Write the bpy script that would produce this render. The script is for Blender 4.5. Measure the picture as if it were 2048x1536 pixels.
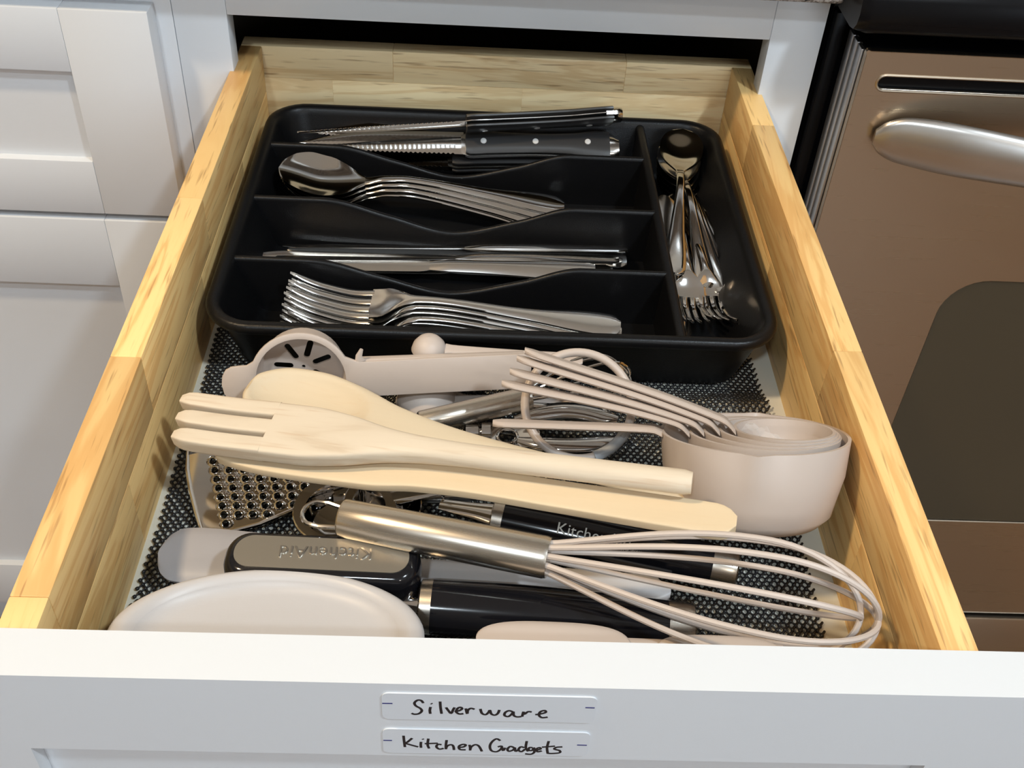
import bpy, bmesh, math, random
import numpy as np
from mathutils import Matrix, Vector
random.seed(7); rng = np.random.default_rng(7)
for o in list(bpy.data.objects): bpy.data.objects.remove(o)
scene = bpy.context.scene
C = scene.collection

# ------------------------------------------------------------------ camera
CAM = np.array([-0.0144, -0.2526, 0.4490]); ROT = (0.8414, -0.0513, -0.0076); FPX = 2144.4
cd = bpy.data.cameras.new('camera'); cam = bpy.data.objects.new('camera', cd); C.objects.link(cam)
cam.location = CAM; cam.rotation_euler = ROT
cd.sensor_width = 36; cd.lens = FPX/2048*36; cd.clip_start = 0.01
cd.dof.use_dof = False
scene.camera = cam
# ------------------------------------------------------------------ world, lights, exposure
FLOOR_Z, CEIL_Z = -0.70, 1.74
world = bpy.data.worlds.new('world'); scene.world = world; world.use_nodes = True
world.node_tree.nodes['Background'].inputs[0].default_value = (0.75, 0.80, 0.9, 1)
world.node_tree.nodes['Background'].inputs[1].default_value = 0.10
scene.view_settings.view_transform = 'Standard'; scene.view_settings.look = 'None'
scene.view_settings.gamma = 1; scene.view_settings.use_curve_mapping = False
scene.view_settings.exposure = 0.22
def area(name, loc, aim, w, h, power, col, disk=False):
    l = bpy.data.lights.new(name, 'AREA'); l.shape = 'DISK' if disk else 'RECTANGLE'
    l.size = w
    if not disk: l.size_y = h
    l.energy = power; l.color = col
    o = bpy.data.objects.new(name, l); C.objects.link(o); o.location = loc
    o.rotation_euler = (Vector(aim)-Vector(loc)).to_track_quat('-Z', 'Y').to_euler()
    return o
WARM = (1.0, 0.76, 0.48); NEUT = (1.0, 0.93, 0.84); COOL = (0.72, 0.85, 1.0)
WHITE = (0.77, 0.90, 1.0)
LAMPS = [(-0.95, -0.08, 20, WARM), (0.85, -0.58, 21, WHITE), (-0.40, -1.30, 13, WHITE), (0.7, -2.1, 5, NEUT)]
for (lx, ly, pw, colr) in LAMPS:
    area('ceiling_lamp_light', (lx, ly, CEIL_Z-0.035), (lx, ly, 0), 0.15, 0.15, pw, colr, True)
area('window_daylight', (1.0, -2.55, 0.75), (0.2, 0.3, 0.0), 1.3, 1.1, 7, COOL)

# ------------------------------------------------------------------ helpers
def rotm(a, b, c):
    ca, sa, cb, sb, cc, sc = math.cos(a), math.sin(a), math.cos(b), math.sin(b), math.cos(c), math.sin(c)
    return np.array([[cc,-sc,0],[sc,cc,0],[0,0,1]]) @ np.array([[cb,0,sb],[0,1,0],[-sb,0,cb]]) @ np.array([[1,0,0],[0,ca,-sa],[0,sa,ca]])
RM = rotm(*ROT)
def at(x, y, z=None, Y=None, X=None):
    """world point of a measured photo pixel on a plane of known height / depth / side"""
    d = RM @ np.array([(x-1024)/FPX, -(y-768)/FPX, -1.0])
    t = (z-CAM[2])/d[2] if z is not None else ((Y-CAM[1])/d[1] if Y is not None else (X-CAM[0])/d[0])
    return CAM + t*d
def pchip(x, xs, ys):
    x = np.asarray(x, float); xs = np.asarray(xs, float); ys = np.asarray(ys, float)
    h = np.diff(xs); d = np.diff(ys)/h; m = np.zeros_like(ys)
    m[0], m[-1] = d[0], d[-1]
    for i in range(1, len(xs)-1):
        if d[i-1]*d[i] > 0:
            w1 = 2*h[i]+h[i-1]; w2 = h[i]+2*h[i-1]; m[i] = (w1+w2)/(w1/d[i-1]+w2/d[i])
    k = np.clip(np.searchsorted(xs, x, 'right')-1, 0, len(h)-1)
    t = (x-xs[k])/h[k]
    return ys[k]*(1+2*t)*(1-t)**2 + h[k]*m[k]*t*(1-t)**2 + ys[k+1]*t*t*(3-2*t) + h[k]*m[k+1]*t*t*(t-1)

class MB:
    def __init__(s): s.v = []; s.f = []
    def add(s, v, f):
        n = len(s.v); s.v += [tuple(map(float, p)) for p in v]; s.f += [tuple(i+n for i in q) for q in f]; return s
    def loft(s, rings, cap0=True, cap1=True, closed=True):
        n = len(rings[0]); v = [p for r in rings for p in r]; f = []
        for a in range(len(rings)-1):
            for b in range(n if closed else n-1):
                c = (b+1) % n; f.append((a*n+b, a*n+c, (a+1)*n+c, (a+1)*n+b))
        if cap0: f.append(tuple(range(n-1, -1, -1)))
        if cap1: f.append(tuple((len(rings)-1)*n+i for i in range(n)))
        return s.add(v, f)
    def box(s, a, b):
        x0,y0,z0 = a; x1,y1,z1 = b
        return s.add([(x0,y0,z0),(x1,y0,z0),(x1,y1,z0),(x0,y1,z0),(x0,y0,z1),(x1,y0,z1),(x1,y1,z1),(x0,y1,z1)],
                     [(0,3,2,1),(4,5,6,7),(0,1,5,4),(1,2,6,5),(2,3,7,6),(3,0,4,7)])
    def tube(s, pts, r, n=10, cap=True, ry=None, closed=False, up=(0,0,1)):
        P = [Vector(p) for p in pts]; m = len(P); rr = r if hasattr(r, '__len__') else [r]*m
        r2 = ry if hasattr(ry, '__len__') else ([ry]*m if ry else rr)
        rings = []; upv = Vector(up); prev = None
        for i in range(m):
            if closed: t = (P[(i+1) % m]-P[i-1])
            else: t = P[min(i+1, m-1)]-P[max(i-1, 0)]
            t.normalize()
            if prev is None:
                a = upv - t*upv.dot(t)
                if a.length < 1e-4: a = Vector((1,0,0)) - t*t.x
            else: a = prev - t*prev.dot(t)
            a.normalize(); prev = a; b = t.cross(a)
            rings.append([P[i] + a*(math.cos(2*math.pi*k/n)*r2[i]) + b*(math.sin(2*math.pi*k/n)*rr[i]) for k in range(n)])
        if closed: rings.append(rings[0]); cap = False
        return s.loft(rings, cap, cap)
    def lathe(s, prof, n=32, cap0=False, cap1=False, sx=1, sy=1):
        rings = [[(r*sx*math.cos(2*math.pi*k/n), r*sy*math.sin(2*math.pi*k/n), z) for k in range(n)] for r, z in prof]
        return s.loft(rings, cap0, cap1)
    def strip(s, x, hw, z, th, dish=None, nu=8, y0=None, ylo=None, yhi=None, p=6):
        """flat tapered bar along x: half width, centre height, thickness and edge lift at each station"""
        x = np.asarray(x); rings = []
        us = np.linspace(-1, 1, nu)
        for i in range(len(x)):
            a = ylo[i] if ylo is not None else (0 if y0 is None else y0[i])-hw[i]
            b = yhi[i] if yhi is not None else (0 if y0 is None else y0[i])+hw[i]
            dd = 0 if dish is None else dish[i]
            top = [(x[i], (a+b)/2+(b-a)/2*u, z[i]+dd*u*u+th[i]/2*(1-abs(u)**p*0.75)) for u in us]
            bot = [(x[i], (a+b)/2+(b-a)/2*u, z[i]+dd*u*u-th[i]/2*(1-abs(u)**p*0.75)) for u in us[::-1]]
            rings.append(bot+top)
        return s.loft(rings)
    def bar(s, x, ylo, yhi, z, th, e, n=28):
        """bar along x with superellipse section: e=2 round, e=8 boxy"""
        x = np.asarray(x); e = np.broadcast_to(e, x.shape); rings = []
        sp_ = lambda v, p: math.copysign(abs(v)**p, v)
        for i in range(len(x)):
            r = []
            for k in range(n):
                a = 2*math.pi*(k+0.5)/n
                r.append((x[i], (ylo[i]+yhi[i])/2+(yhi[i]-ylo[i])/2*sp_(math.cos(a), 2/e[i]), z[i]+th[i]/2*sp_(math.sin(a), 2/e[i])))
            rings.append(r)
        return s.loft(rings)
    def build(s, name, mat, parent=None, smooth=40, bevel=0, seg=2):
        me = bpy.data.meshes.new(name); me.from_pydata(s.v, [], s.f); me.validate()
        if bevel:
            bm = bmesh.new(); bm.from_mesh(me); bmesh.ops.remove_doubles(bm, verts=bm.verts, dist=1e-7)
            ed = [e for e in bm.edges if len(e.link_faces) == 2 and e.calc_face_angle() > 0.6]
            bmesh.ops.bevel(bm, geom=ed, offset=bevel, segments=seg, affect='EDGES', profile=0.5)
            bm.to_mesh(me); bm.free()
        bm = bmesh.new(); bm.from_mesh(me); bmesh.ops.recalc_face_normals(bm, faces=bm.faces); bm.to_mesh(me); bm.free()
        return mkobj(name, me, mat, parent, smooth)
def mkobj(name, me, mat, parent=None, smooth=40):
    if smooth:
        me.polygons.foreach_set('use_smooth', [True]*len(me.polygons)); me.set_sharp_from_angle(angle=math.radians(smooth))
    me.materials.append(mat)
    o = bpy.data.objects.new(name, me); C.objects.link(o)
    if parent: o.parent = parent
    return o
def tag(o, label, cat, group=None, kind=None):
    o['label'] = label
    if cat: o['category'] = cat
    if group: o['group'] = group
    if kind: o['kind'] = kind
    return o
def thing(name, label, cat, group=None, M=None):
    o = bpy.data.objects.new(name, None); C.objects.link(o); o.empty_display_size = 0.02
    if M is not None: o.matrix_world = M
    return tag(o, label, cat, group)
def struct(o): o['kind'] = 'structure'; return o
def frame(A, B, up=(0,0,1), roll=0):
    """local +X runs from A towards B, local +Z as near to up as can be, then turned about X"""
    A = Vector(A); x = (Vector(B)-A).normalized(); u = Vector(up)
    z = (u - x*u.dot(x)).normalized(); y = z.cross(x)
    M = Matrix((x, y, z)).transposed().to_4x4(); M.translation = A
    return M @ Matrix.Rotation(math.radians(roll), 4, 'X')
def dup(root, M, label, group=None):
    r = root.copy(); C.objects.link(r); r.matrix_world = M; r['label'] = label
    if group: r['group'] = group
    for ch in list(root.children):
        c = ch.copy(); C.objects.link(c); c.parent = r
        for g in list(ch.children):
            d = g.copy(); C.objects.link(d); d.parent = c
    return r
def rrect(x0, x1, y0, y1, r, n=6):
    P = []
    for cx, cy, a0 in ((x1-r, y1-r, 0), (x0+r, y1-r, 90), (x0+r, y0+r, 180), (x1-r, y0+r, 270)):
        for k in range(n+1):
            a = math.radians(a0+90*k/n); P.append((cx+r*math.cos(a), cy+r*math.sin(a)))
    return P
def ell(cx, cy, a, b, n=24): return [(cx+a*math.cos(2*math.pi*k/n), cy+b*math.sin(2*math.pi*k/n)) for k in range(n)]
def plate(mb, outer, holes, z0, z1, tf=None):
    """slab with real holes; tf maps (x,y,z) to local space"""
    bm = bmesh.new(); loops = []
    for lp in [outer]+holes:
        vs = [bm.verts.new((p[0], p[1], 0)) for p in lp]
        for i in range(len(vs)): bm.edges.new((vs[i], vs[(i+1) % len(vs)]))
        loops.append(len(vs))
    bmesh.ops.triangle_fill(bm, edges=bm.edges[:], use_beauty=True, use_dissolve=False, normal=(0,0,1))
    bm.verts.index_update(); bm.verts.ensure_lookup_table()
    V = [(v.co.x, v.co.y) for v in bm.verts]; F = [tuple(v.index for v in f.verts) for f in bm.faces]; bm.free()
    n = len(V); vv = [(x, y, z1) for x, y in V]+[(x, y, z0) for x, y in V]
    ff = F+[tuple(i+n for i in reversed(q)) for q in F]; st = 0
    for L in loops:
        for i in range(L):
            a, b = st+i, st+(i+1) % L; ff.append((a, b, b+n, a+n))
        st += L
    if tf: vv = [tf(*p) for p in vv]
    return mb.add(vv, ff)

# ------------------------------------------------------------------ materials
def mat(name, col, rough=0.5, metal=0.0, spec=0.5, coat=0.0):
    m = bpy.data.materials.new(name); m.use_nodes = True
    b = m.node_tree.nodes['Principled BSDF']
    b.inputs['Base Color'].default_value = (*col, 1); b.inputs['Roughness'].default_value = rough
    b.inputs['Metallic'].default_value = metal; b.inputs['Specular IOR Level'].default_value = spec
    b.inputs['Coat Weight'].default_value = coat; b.inputs['Coat Roughness'].default_value = 0.1
    return m
def nodes(m): return m.node_tree.nodes, m.node_tree.links, m.node_tree.nodes['Principled BSDF']
def coords(m, scale=(1,1,1), rnd=0.0):
    N, L, b = nodes(m)
    tc = N.new('ShaderNodeTexCoord'); mp = N.new('ShaderNodeMapping'); mp.inputs['Scale'].default_value = scale
    if rnd:
        oi = N.new('ShaderNodeObjectInfo'); ml = N.new('ShaderNodeVectorMath'); ml.operation = 'MULTIPLY_ADD'
        cb = N.new('ShaderNodeCombineXYZ')
        for i in range(3): L.new(oi.outputs['Random'], cb.inputs[i])
        ml.inputs[1].default_value = (rnd, rnd*1.7, rnd*0.6)
        L.new(cb.outputs[0], ml.inputs[0]); L.new(tc.outputs['Object'], ml.inputs[2]); L.new(ml.outputs[0], mp.inputs[0])
    else: L.new(tc.outputs['Object'], mp.inputs[0])
    return mp
def noise(m, vec, scale, detail=4, dist=0.0, rough=0.5):
    N, L, b = nodes(m); n = N.new('ShaderNodeTexNoise'); n.inputs['Scale'].default_value = scale
    n.inputs['Detail'].default_value = detail; n.inputs['Distortion'].default_value = dist; n.inputs['Roughness'].default_value = rough
    L.new(vec.outputs[0], n.inputs['Vector']); return n
def ramp(m, fac, stops):
    N, L, b = nodes(m); r = N.new('ShaderNodeValToRGB'); e = r.color_ramp.elements
    while len(e) < len(stops): e.new(0.5)
    for k, (p, c) in enumerate(stops): e[k].position = p; e[k].color = (*c, 1)
    L.new(fac, r.inputs[0]); return r
def mix(m, fac, a, b_, mode='MIX'):
    N, L, b = nodes(m); x = N.new('ShaderNodeMix'); x.data_type = 'RGBA'; x.blend_type = mode
    for sock, val in ((x.inputs[0], fac), (x.inputs[6], a), (x.inputs[7], b_)):
        if hasattr(val, 'is_linked'): L.new(val, sock)
        else: sock.default_value = val if not isinstance(val, tuple) else (*val, 1)
    return x
def bump(m, h, strength, dist=0.001):
    N, L, b = nodes(m); bp = N.new('ShaderNodeBump'); bp.inputs['Strength'].default_value = strength
    bp.inputs['Distance'].default_value = dist; L.new(h, bp.inputs['Height']); L.new(bp.outputs[0], b.inputs['Normal'])
def wood(name, axis, light, dark, pore, rough=0.45, hue=True, pore_amt=1.0, rings=1.0):
    rv = 1.0 if hue else 0.0
    m = mat(name, light, rough); N, L, b = nodes(m)
    s = [38, 38, 38]; s[axis] = 3.2
    v = coords(m, s, 9.0*rv)
    n1 = noise(m, v, 1.0, 5, 0.9, 0.55)
    w = N.new('ShaderNodeMath'); w.operation = 'MULTIPLY'; w.inputs[1].default_value = 30.0*rings; L.new(n1.outputs['Fac'], w.inputs[0])
    sn = N.new('ShaderNodeMath'); sn.operation = 'SINE'; L.new(w.outputs[0], sn.inputs[0])
    mr = N.new('ShaderNodeMapRange'); mr.inputs[1].default_value = -1; L.new(sn.outputs[0], mr.inputs[0])
    c1 = ramp(m, mr.outputs[0], [(0.0, light), (0.62, tuple((a*0.72+d*0.28) for a, d in zip(light, dark))), (1.0, dark)])
    s2 = [420, 420, 420]; s2[axis] = 26
    v2 = coords(m, s2, 5.0*rv); n2 = noise(m, v2, 1.0, 2, 0.2)
    pr = ramp(m, n2.outputs['Fac'], [(0.60, (0,0,0)), (0.72, (1,1,1))])
    pm = N.new('ShaderNodeMath'); pm.operation = 'MULTIPLY'; pm.inputs[1].default_value = 0.55*pore_amt; L.new(pr.outputs[0], pm.inputs[0])
    c2 = mix(m, pm.outputs[0], c1.outputs[0], pore)
    out = c2
    if hue:
        oi = N.new('ShaderNodeObjectInfo')
        hr = ramp(m, oi.outputs['Random'], [(0.0, (0.84,0.80,0.76)), (0.5, (1,0.98,0.95)), (1.0, (1.10,1.08,1.06))])
        out = mix(m, 1.0, c2.outputs[2], hr.outputs[0], 'MULTIPLY')
    L.new(out.outputs[2], b.inputs['Base Color'])
    bump(m, n2.outputs['Fac'], 0.12, 0.0006)
    return m
M = {}
M['paint'] = mat('white_paint', (0.68, 0.705, 0.735), 0.32)
_v = coords(M['paint'], (1,1,1)); _n = noise(M['paint'], _v, 260, 2); bump(M['paint'], _n.outputs['Fac'], 0.05, 0.0004)
M['wood_y'] = wood('drawer_wood_long', 1, (0.94,0.655,0.285), (0.80,0.48,0.18), (0.25,0.11,0.035))
M['wood_x'] = wood('drawer_wood_cross', 0, (0.95,0.79,0.49), (0.80,0.60,0.33), (0.25,0.12,0.04))
M['spoon_wood'] = wood('utensil_wood', 0, (0.66,0.55,0.39), (0.62,0.505,0.345), (0.62,0.43,0.25), 0.6, False, 0.35, 0.25)
M['fork_wood'] = wood('utensil_wood_grained', 0, (0.69,0.59,0.455), (0.58,0.465,0.335), (0.55,0.38,0.24), 0.62, False, 0.8, 0.8)
M['turner_wood'] = wood('utensil_wood_plain', 0, (0.74,0.60,0.41), (0.70,0.555,0.365), (0.66,0.45,0.24), 0.6, False, 0.2, 0.15)
M['black'] = mat('black_plastic', (0.005,0.005,0.0055), 0.33, 0, 0.24)
_v = coords(M['black'], (1,1,1)); _n = noise(M['black'], _v, 1500, 2); bump(M['black'], _n.outputs['Fac'], 0.25, 0.0004)
M['gloss_black'] = mat('glossy_black_plastic', (0.006,0.006,0.008), 0.12)
M['handle_black'] = mat('satin_black_handle', (0.018,0.017,0.017), 0.38)
M['beige'] = mat('pinkish_beige_plastic', (0.56,0.475,0.415), 0.34)
M['beige_matte'] = mat('pinkish_beige_silicone', (0.55,0.47,0.415), 0.5)
M['pale'] = mat('pale_lilac_plastic', (0.52,0.50,0.495), 0.42)
_N, _L, _b = nodes(M['pale']); _v = coords(M['pale'], (1,1,1)); _mp = _v; _mp.inputs['Rotation'].default_value = (0,0,math.radians(45))
_ck = _N.new('ShaderNodeTexChecker'); _ck.inputs['Scale'].default_value = 900; _L.new(_mp.outputs[0], _ck.inputs['Vector'])
M['pale_rim'] = mat('pale_lilac_rim', (0.52,0.50,0.495), 0.40)
bump(M['pale'], _ck.outputs['Fac'], 0.25, 0.0003)
M['grey_sil'] = mat('grey_silicone', (0.33,0.315,0.32), 0.45)
M['clasp'] = mat('grey_clasp', (0.38,0.39,0.40), 0.4)
M['steel'] = mat('polished_steel', (0.72,0.70,0.67), 0.09, 1.0)
M['steel_worn'] = mat('cutlery_steel', (0.72,0.70,0.67), 0.17, 1.0)
M['chrome'] = mat('chrome', (0.62,0.61,0.60), 0.06, 1.0)
def brushed(name, col, rough, scale):
    m = mat(name, col, rough, 1.0); N, L, b = nodes(m)
    v = coords(m, scale); n = noise(m, v, 1.0, 3)
    mr = N.new('ShaderNodeMapRange'); mr.inputs[3].default_value = rough*0.9; mr.inputs[4].default_value = rough*1.15
    L.new(n.outputs['Fac'], mr.inputs[0]); L.new(mr.outputs[0], b.inputs['Roughness'])
    bump(m, n.outputs['Fac'], 0.015, 0.0002); return m
M['brushed'] = brushed('brushed_steel_handle', (0.62,0.57,0.50), 0.26, (40, 1500, 1500))
M['oven'] = brushed('brushed_oven_steel', (0.58,0.49,0.385), 0.28, (8, 900, 900))
M['oven_handle'] = mat('oven_handle_steel', (0.60,0.58,0.555), 0.27, 1.0)
M['oven_side'] = mat('oven_edge_trim', (0.50,0.50,0.51), 0.35, 1.0)
M['badge'] = mat('satin_grey_badge', (0.36,0.34,0.30), 0.38, 0.9)
M['badge_text'] = mat('embossed_letter_silver', (0.6,0.58,0.54), 0.15, 1.0)
M['glass'] = mat('dark_oven_glass', (0.062,0.050,0.032), 0.16, 0, 0.6)
M['enamel'] = mat('black_enamel', (0.004,0.004,0.005), 0.25, 0, 0.14)
M['liner'] = mat('black_foam_liner', (0.012,0.012,0.013), 0.45)
M['white_bottom'] = mat('cream_drawer_bottom', (0.74,0.73,0.64), 0.45)
M['ink'] = mat('black_marker_ink', (0.006,0.006,0.010), 0.5)
M['blue_ink'] = mat('navy_print', (0.03,0.035,0.16), 0.5)
M['tape'] = mat('white_label_tape', (0.655,0.685,0.725), 0.34)
M['rivet'] = mat('rivet_metal', (0.80,0.79,0.77), 0.35, 0.6)
M['dark'] = mat('cabinet_interior', (0.10,0.075,0.05), 0.7)
M['wall'] = mat('wall_paint', (0.62,0.60,0.56), 0.8)
M['ceil'] = mat('ceiling_paint', (0.84,0.83,0.81), 0.85)
M['granite'] = mat('speckled_granite', (0.3,0.28,0.26), 0.25)
_v = coords(M['granite'], (1,1,1)); _n = noise(M['granite'], _v, 330, 3)
_r = ramp(M['granite'], _n.outputs['Fac'], [(0.35,(0.03,0.03,0.03)), (0.48,(0.26,0.22,0.19)), (0.56,(0.5,0.46,0.42)), (0.7,(0.12,0.11,0.10))])
M['granite'].node_tree.links.new(_r.outputs[0], nodes(M['granite'])[2].inputs['Base Color'])
M['floor'] = wood('floor_wood', 0, (0.26,0.155,0.085), (0.17,0.095,0.05), (0.08,0.04,0.02), 0.35)
M['film'] = mat('clear_film', (0.95,0.95,0.95), 0.08); nodes(M['film'])[2].inputs['Transmission Weight'].default_value = 0.0
nodes(M['film'])[2].inputs['Alpha'].default_value = 0.16
M['lamp'] = mat('lamp_glow', (1,1,1), 0.5); nodes(M['lamp'])[2].inputs['Emission Color'].default_value = (1,0.85,0.65,1); nodes(M['lamp'])[2].inputs['Emission Strength'].default_value = 12
M['pane'] = mat('window_glow', (0.8,0.9,1), 0.2); nodes(M['pane'])[2].inputs['Emission Color'].default_value = (0.75,0.87,1,1); nodes(M['pane'])[2].inputs['Emission Strength'].default_value = 1.6

# ------------------------------------------------------------------ room shell
RX0, RX1, RY0, RY1 = -2.4, 2.4, -2.7, 1.16
fl = struct(MB().box((RX0,RY0,FLOOR_Z-0.05), (RX1,RY1,FLOOR_Z-0.012)).build('floor', M['floor'], smooth=0))
pl_me = None; k = 0
for i in range(int((RY1-RY0)/0.14)):
    y = RY0+i*0.14; x = RX0 - (i*0.37 % 1.2)
    while x < RX1:
        a, b_ = max(x, RX0), min(x+1.2, RX1)
        if b_-a > 0.05 and y < 0.62:
            MB().box((a+.001, y+.001, FLOOR_Z-0.012), (b_-.001, y+.139, FLOOR_Z)).build('plank', M['floor'], fl, smooth=0)
        x += 1.2
struct(MB().box((RX0,RY0,CEIL_Z), (RX1,RY1,CEIL_Z+0.05)).build('ceiling', M['ceil'], smooth=0))
struct(MB().box((RX0,RY1,FLOOR_Z), (RX1,RY1+0.05,CEIL_Z)).build('wall_back', M['wall'], smooth=0))
struct(MB().box((RX0,RY0-0.05,FLOOR_Z), (RX1,RY0,CEIL_Z)).build('wall_front', M['wall'], smooth=0))
struct(MB().box((RX0-0.05,RY0,FLOOR_Z), (RX0,RY1,CEIL_Z)).build('wall_left', M['wall'], smooth=0))
struct(MB().box((RX1,RY0,FLOOR_Z), (RX1+0.05,RY1,CEIL_Z)).build('wall_right', M['wall'], smooth=0))
w = struct(MB().box((0.30,RY0+0.001,0.15), (1.70,RY0+0.012,1.35)).build('window_1', M['pane'], smooth=0))
wf = MB()
for a, b_ in (((0.24,RY0+.001,0.09),(0.30,RY0+.03,1.41)), ((1.70,RY0+.001,0.09),(1.76,RY0+.03,1.41)), ((0.3,RY0+.001,0.09),(1.7,RY0+.03,0.15)), ((0.3,RY0+.001,1.35),(1.7,RY0+.03,1.41)), ((0.985,RY0+.001,0.15),(1.015,RY0+.03,1.35))): wf.box(a, b_)
wf.build('window_frame', M['paint'], w, smooth=0)
for i, (lx, ly, pw, colr) in enumerate(LAMPS):
    lt = thing('ceiling_light', ['warm recessed ceiling light above the left cabinet', 'white recessed ceiling light above the oven', 'white recessed ceiling light behind and left of the drawer', 'recessed ceiling light nearest the window'][i], 'lamp', 'recessed ceiling lights', Matrix.Translation((lx, ly, CEIL_Z)))
    MB().lathe([(0.075,-0.001),(0.078,-0.012),(0.10,-0.010),(0.105,-0.001)], 32).build('trim_ring', M['ceil'], lt)
    MB().lathe([(0.0001,-0.004),(0.075,-0.004)], 32).build('lens', M['lamp'], lt)

# ------------------------------------------------------------------ cabinets
YF = 0.492
def box_part(name, a, b, m, parent, bevel=0.0008, smooth=40): return MB().box(a, b).build(name, m, parent, smooth, bevel)
def shaker(parent, name, x0, x1, z0, z1, y, rail=0.058, th=0.019, depth=0.007, m=None, railz=None):
    """frame of two stiles and two rails with a recessed panel; front face at y"""
    m = m or M['paint']; rz = railz or rail
    f = MB().box((x0+rail-.004, y+depth, z0+rz-.004), (x1-rail+.004, y+th-0.002, z1-rz+.004)).build(name, m, parent, 40)
    box_part('stile', (x0,y,z0), (x0+rail,y+th,z1), m, f); box_part('stile', (x1-rail,y,z0), (x1,y+th,z1), m, f)
    box_part('rail', (x0+rail,y,z1-rz), (x1-rail,y+th,z1), m, f); box_part('rail', (x0+rail,y,z0), (x1-rail,y+th,z0+rz), m, f)
    return f
BACK = 1.10; CB = FLOOR_Z+0.10
cab = thing('base_cabinet', 'white base cabinet with the open drawer, next to the oven', 'cabinet', M=Matrix.Translation((0,YF,FLOOR_Z)))
def cpart(name, a, b, m=M['paint'], parent=None, bevel=0.0008):
    o = box_part(name, a, b, m, None, bevel); p = parent or cab
    o.parent = p; o.matrix_parent_inverse = Matrix.Translation((0,YF,FLOOR_Z)).inverted(); return o
CTOP = 0.1655
cpart('face_stile', (-0.2335,YF,CB), (-0.1953,YF+0.019,CTOP)); cpart('face_stile', (0.1950,YF,CB), (0.2330,YF+0.019,CTOP))
cpart('face_rail', (-0.1953,YF,0.1266), (0.1950,YF+0.019,CTOP)); cpart('face_rail', (-0.1953,YF,-0.06), (0.1950,YF+0.019,-0.022))
cpart('side_panel', (-0.2335,YF+0.019,CB), (-0.2215,BACK,CTOP), M['dark']); cpart('side_panel', (0.221,YF+0.019,CB), (0.233,BACK,CTOP), M['dark'])
cpart('back_panel', (-0.2215,BACK-0.01,CB), (0.221,BACK,CTOP), M['dark']); cpart('top_panel', (-0.2215,YF+0.019,CTOP-0.012), (0.221,BACK-0.01,CTOP-0.001), M['dark'])
cpart('bottom_panel', (-0.2215,YF+0.019,CB), (0.221,BACK-0.01,CB+0.012), M['dark'])
cpart('toe_kick', (-0.2335,YF+0.07,FLOOR_Z), (0.233,YF+0.085,CB-0.0005))
d = shaker(None, 'cabinet_door', -0.2265, 0.2275, CB+0.01, -0.046, YF-0.0195)
d.parent = cab; d.matrix_parent_inverse = Matrix.Translation((0,YF,FLOOR_Z)).inverted()

LX0 = -0.74
cab2 = thing('base_cabinet', 'white base cabinet with one drawer over a door, left of the open drawer', 'cabinet', M=Matrix.Translation((-0.48,YF,FLOOR_Z)))
MI = Matrix.Translation((-0.48,YF,FLOOR_Z)).inverted()
def c2part(o): o.parent = cab2; o.matrix_parent_inverse = MI; return o
for nm, a, b_ in (('face_stile',(-0.2725,YF,CB),(-0.2338,YF+.019,CTOP)), ('face_stile',(LX0,YF,CB),(LX0+.038,YF+.019,CTOP)),
                  ('face_rail',(LX0+.038,YF,0.1266),(-0.2725,YF+.019,CTOP)), ('face_rail',(LX0+.038,YF,-0.06),(-0.2725,YF+.019,-0.022)),
                  ('body',(LX0,YF+.0195,CB),(-0.2338,BACK,CTOP)), ('toe_kick',(LX0,YF+.07,FLOOR_Z),(-0.2338,YF+.085,CB-.0005))):
    c2part(box_part(nm, a, b_, M['paint'], None))
DX = -0.2455
c2part(shaker(None, 'drawer_front', LX0+0.01, DX, -0.0325, 0.134, YF-0.0195, 0.0615, railz=0.0468))
c2part(shaker(None, 'cabinet_door', LX0+0.01, DX-0.002, -0.545, -0.0385, YF-0.0195, 0.0615, railz=0.065))
ct = tag(MB().box((LX0-0.02,0.462,0.1661), (0.2325,RY1-0.002,0.1961)).build('countertop', M['granite'], None, 40, 0.004, 3),
         'speckled grey granite countertop over the white cabinets', 'countertop')

# ------------------------------------------------------------------ range with oven
OX, OY = 0.2505, 0.446
ov = thing('oven_range', 'stainless steel oven range with long bowed handle right of the drawer', 'oven', M=Matrix.Translation((OX,OY,FLOOR_Z)))
OI = Matrix.Translation((OX,OY,FLOOR_Z)).inverted()
def op(o, parent=ov):
    o.parent = parent
    if parent is ov: o.matrix_parent_inverse = OI
    return o
OX1 = OX+0.75
op(box_part('body', (0.2385,0.502,FLOOR_Z+0.03), (OX1+0.012,1.12,0.158), M['enamel'], None, 0.002))
op(box_part('side_trim', (0.2385,0.4905,FLOOR_Z+0.05), (0.2475,0.5015,0.150), M['enamel'], None, 0.001))
wl = at(1787,845,Y=OY)[0]; wt = at(2048,566,Y=OY)[2]; wb = at(2048,1046,Y=OY)[2]
slot = [at(1757,162,Y=OY), at(2048,182,Y=OY)]; sz = (slot[0][2]+slot[1][2])/2
dz0, dz1 = at(1870,1222,Y=OY)[2], 0.1425
tfd = lambda x, y, z: (x, OY+z, y)
door = op(plate(MB(), rrect(OX, OX1, dz0, dz1, 0.003, 3), [rrect(slot[0][0], OX1-0.03, sz-0.0048, sz+0.0048, 0.0047), rrect(wl, OX1-(wl-OX), wb, wt, 0.034, 8)], 0.0, 0.004, tfd).build('oven_door', M['oven'], None, 0, 0.0008, 1))
op(MB().box((OX+0.001,OY+0.0045,dz0+0.001), (OX1-0.001,OY+0.0435,dz1-0.001)).build('door_core', M['enamel'], door, 0))
for a, b_ in ((OY+0.0065, OY+0.016), (OY+0.018, OY+0.0275), (OY+0.0295,OY+0.040)):
    op(box_part('edge_trim', (OX-0.0016,a,dz0), (OX+0.0015,b_,dz1-0.002), M['oven_side'], door, 0.0006))
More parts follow.
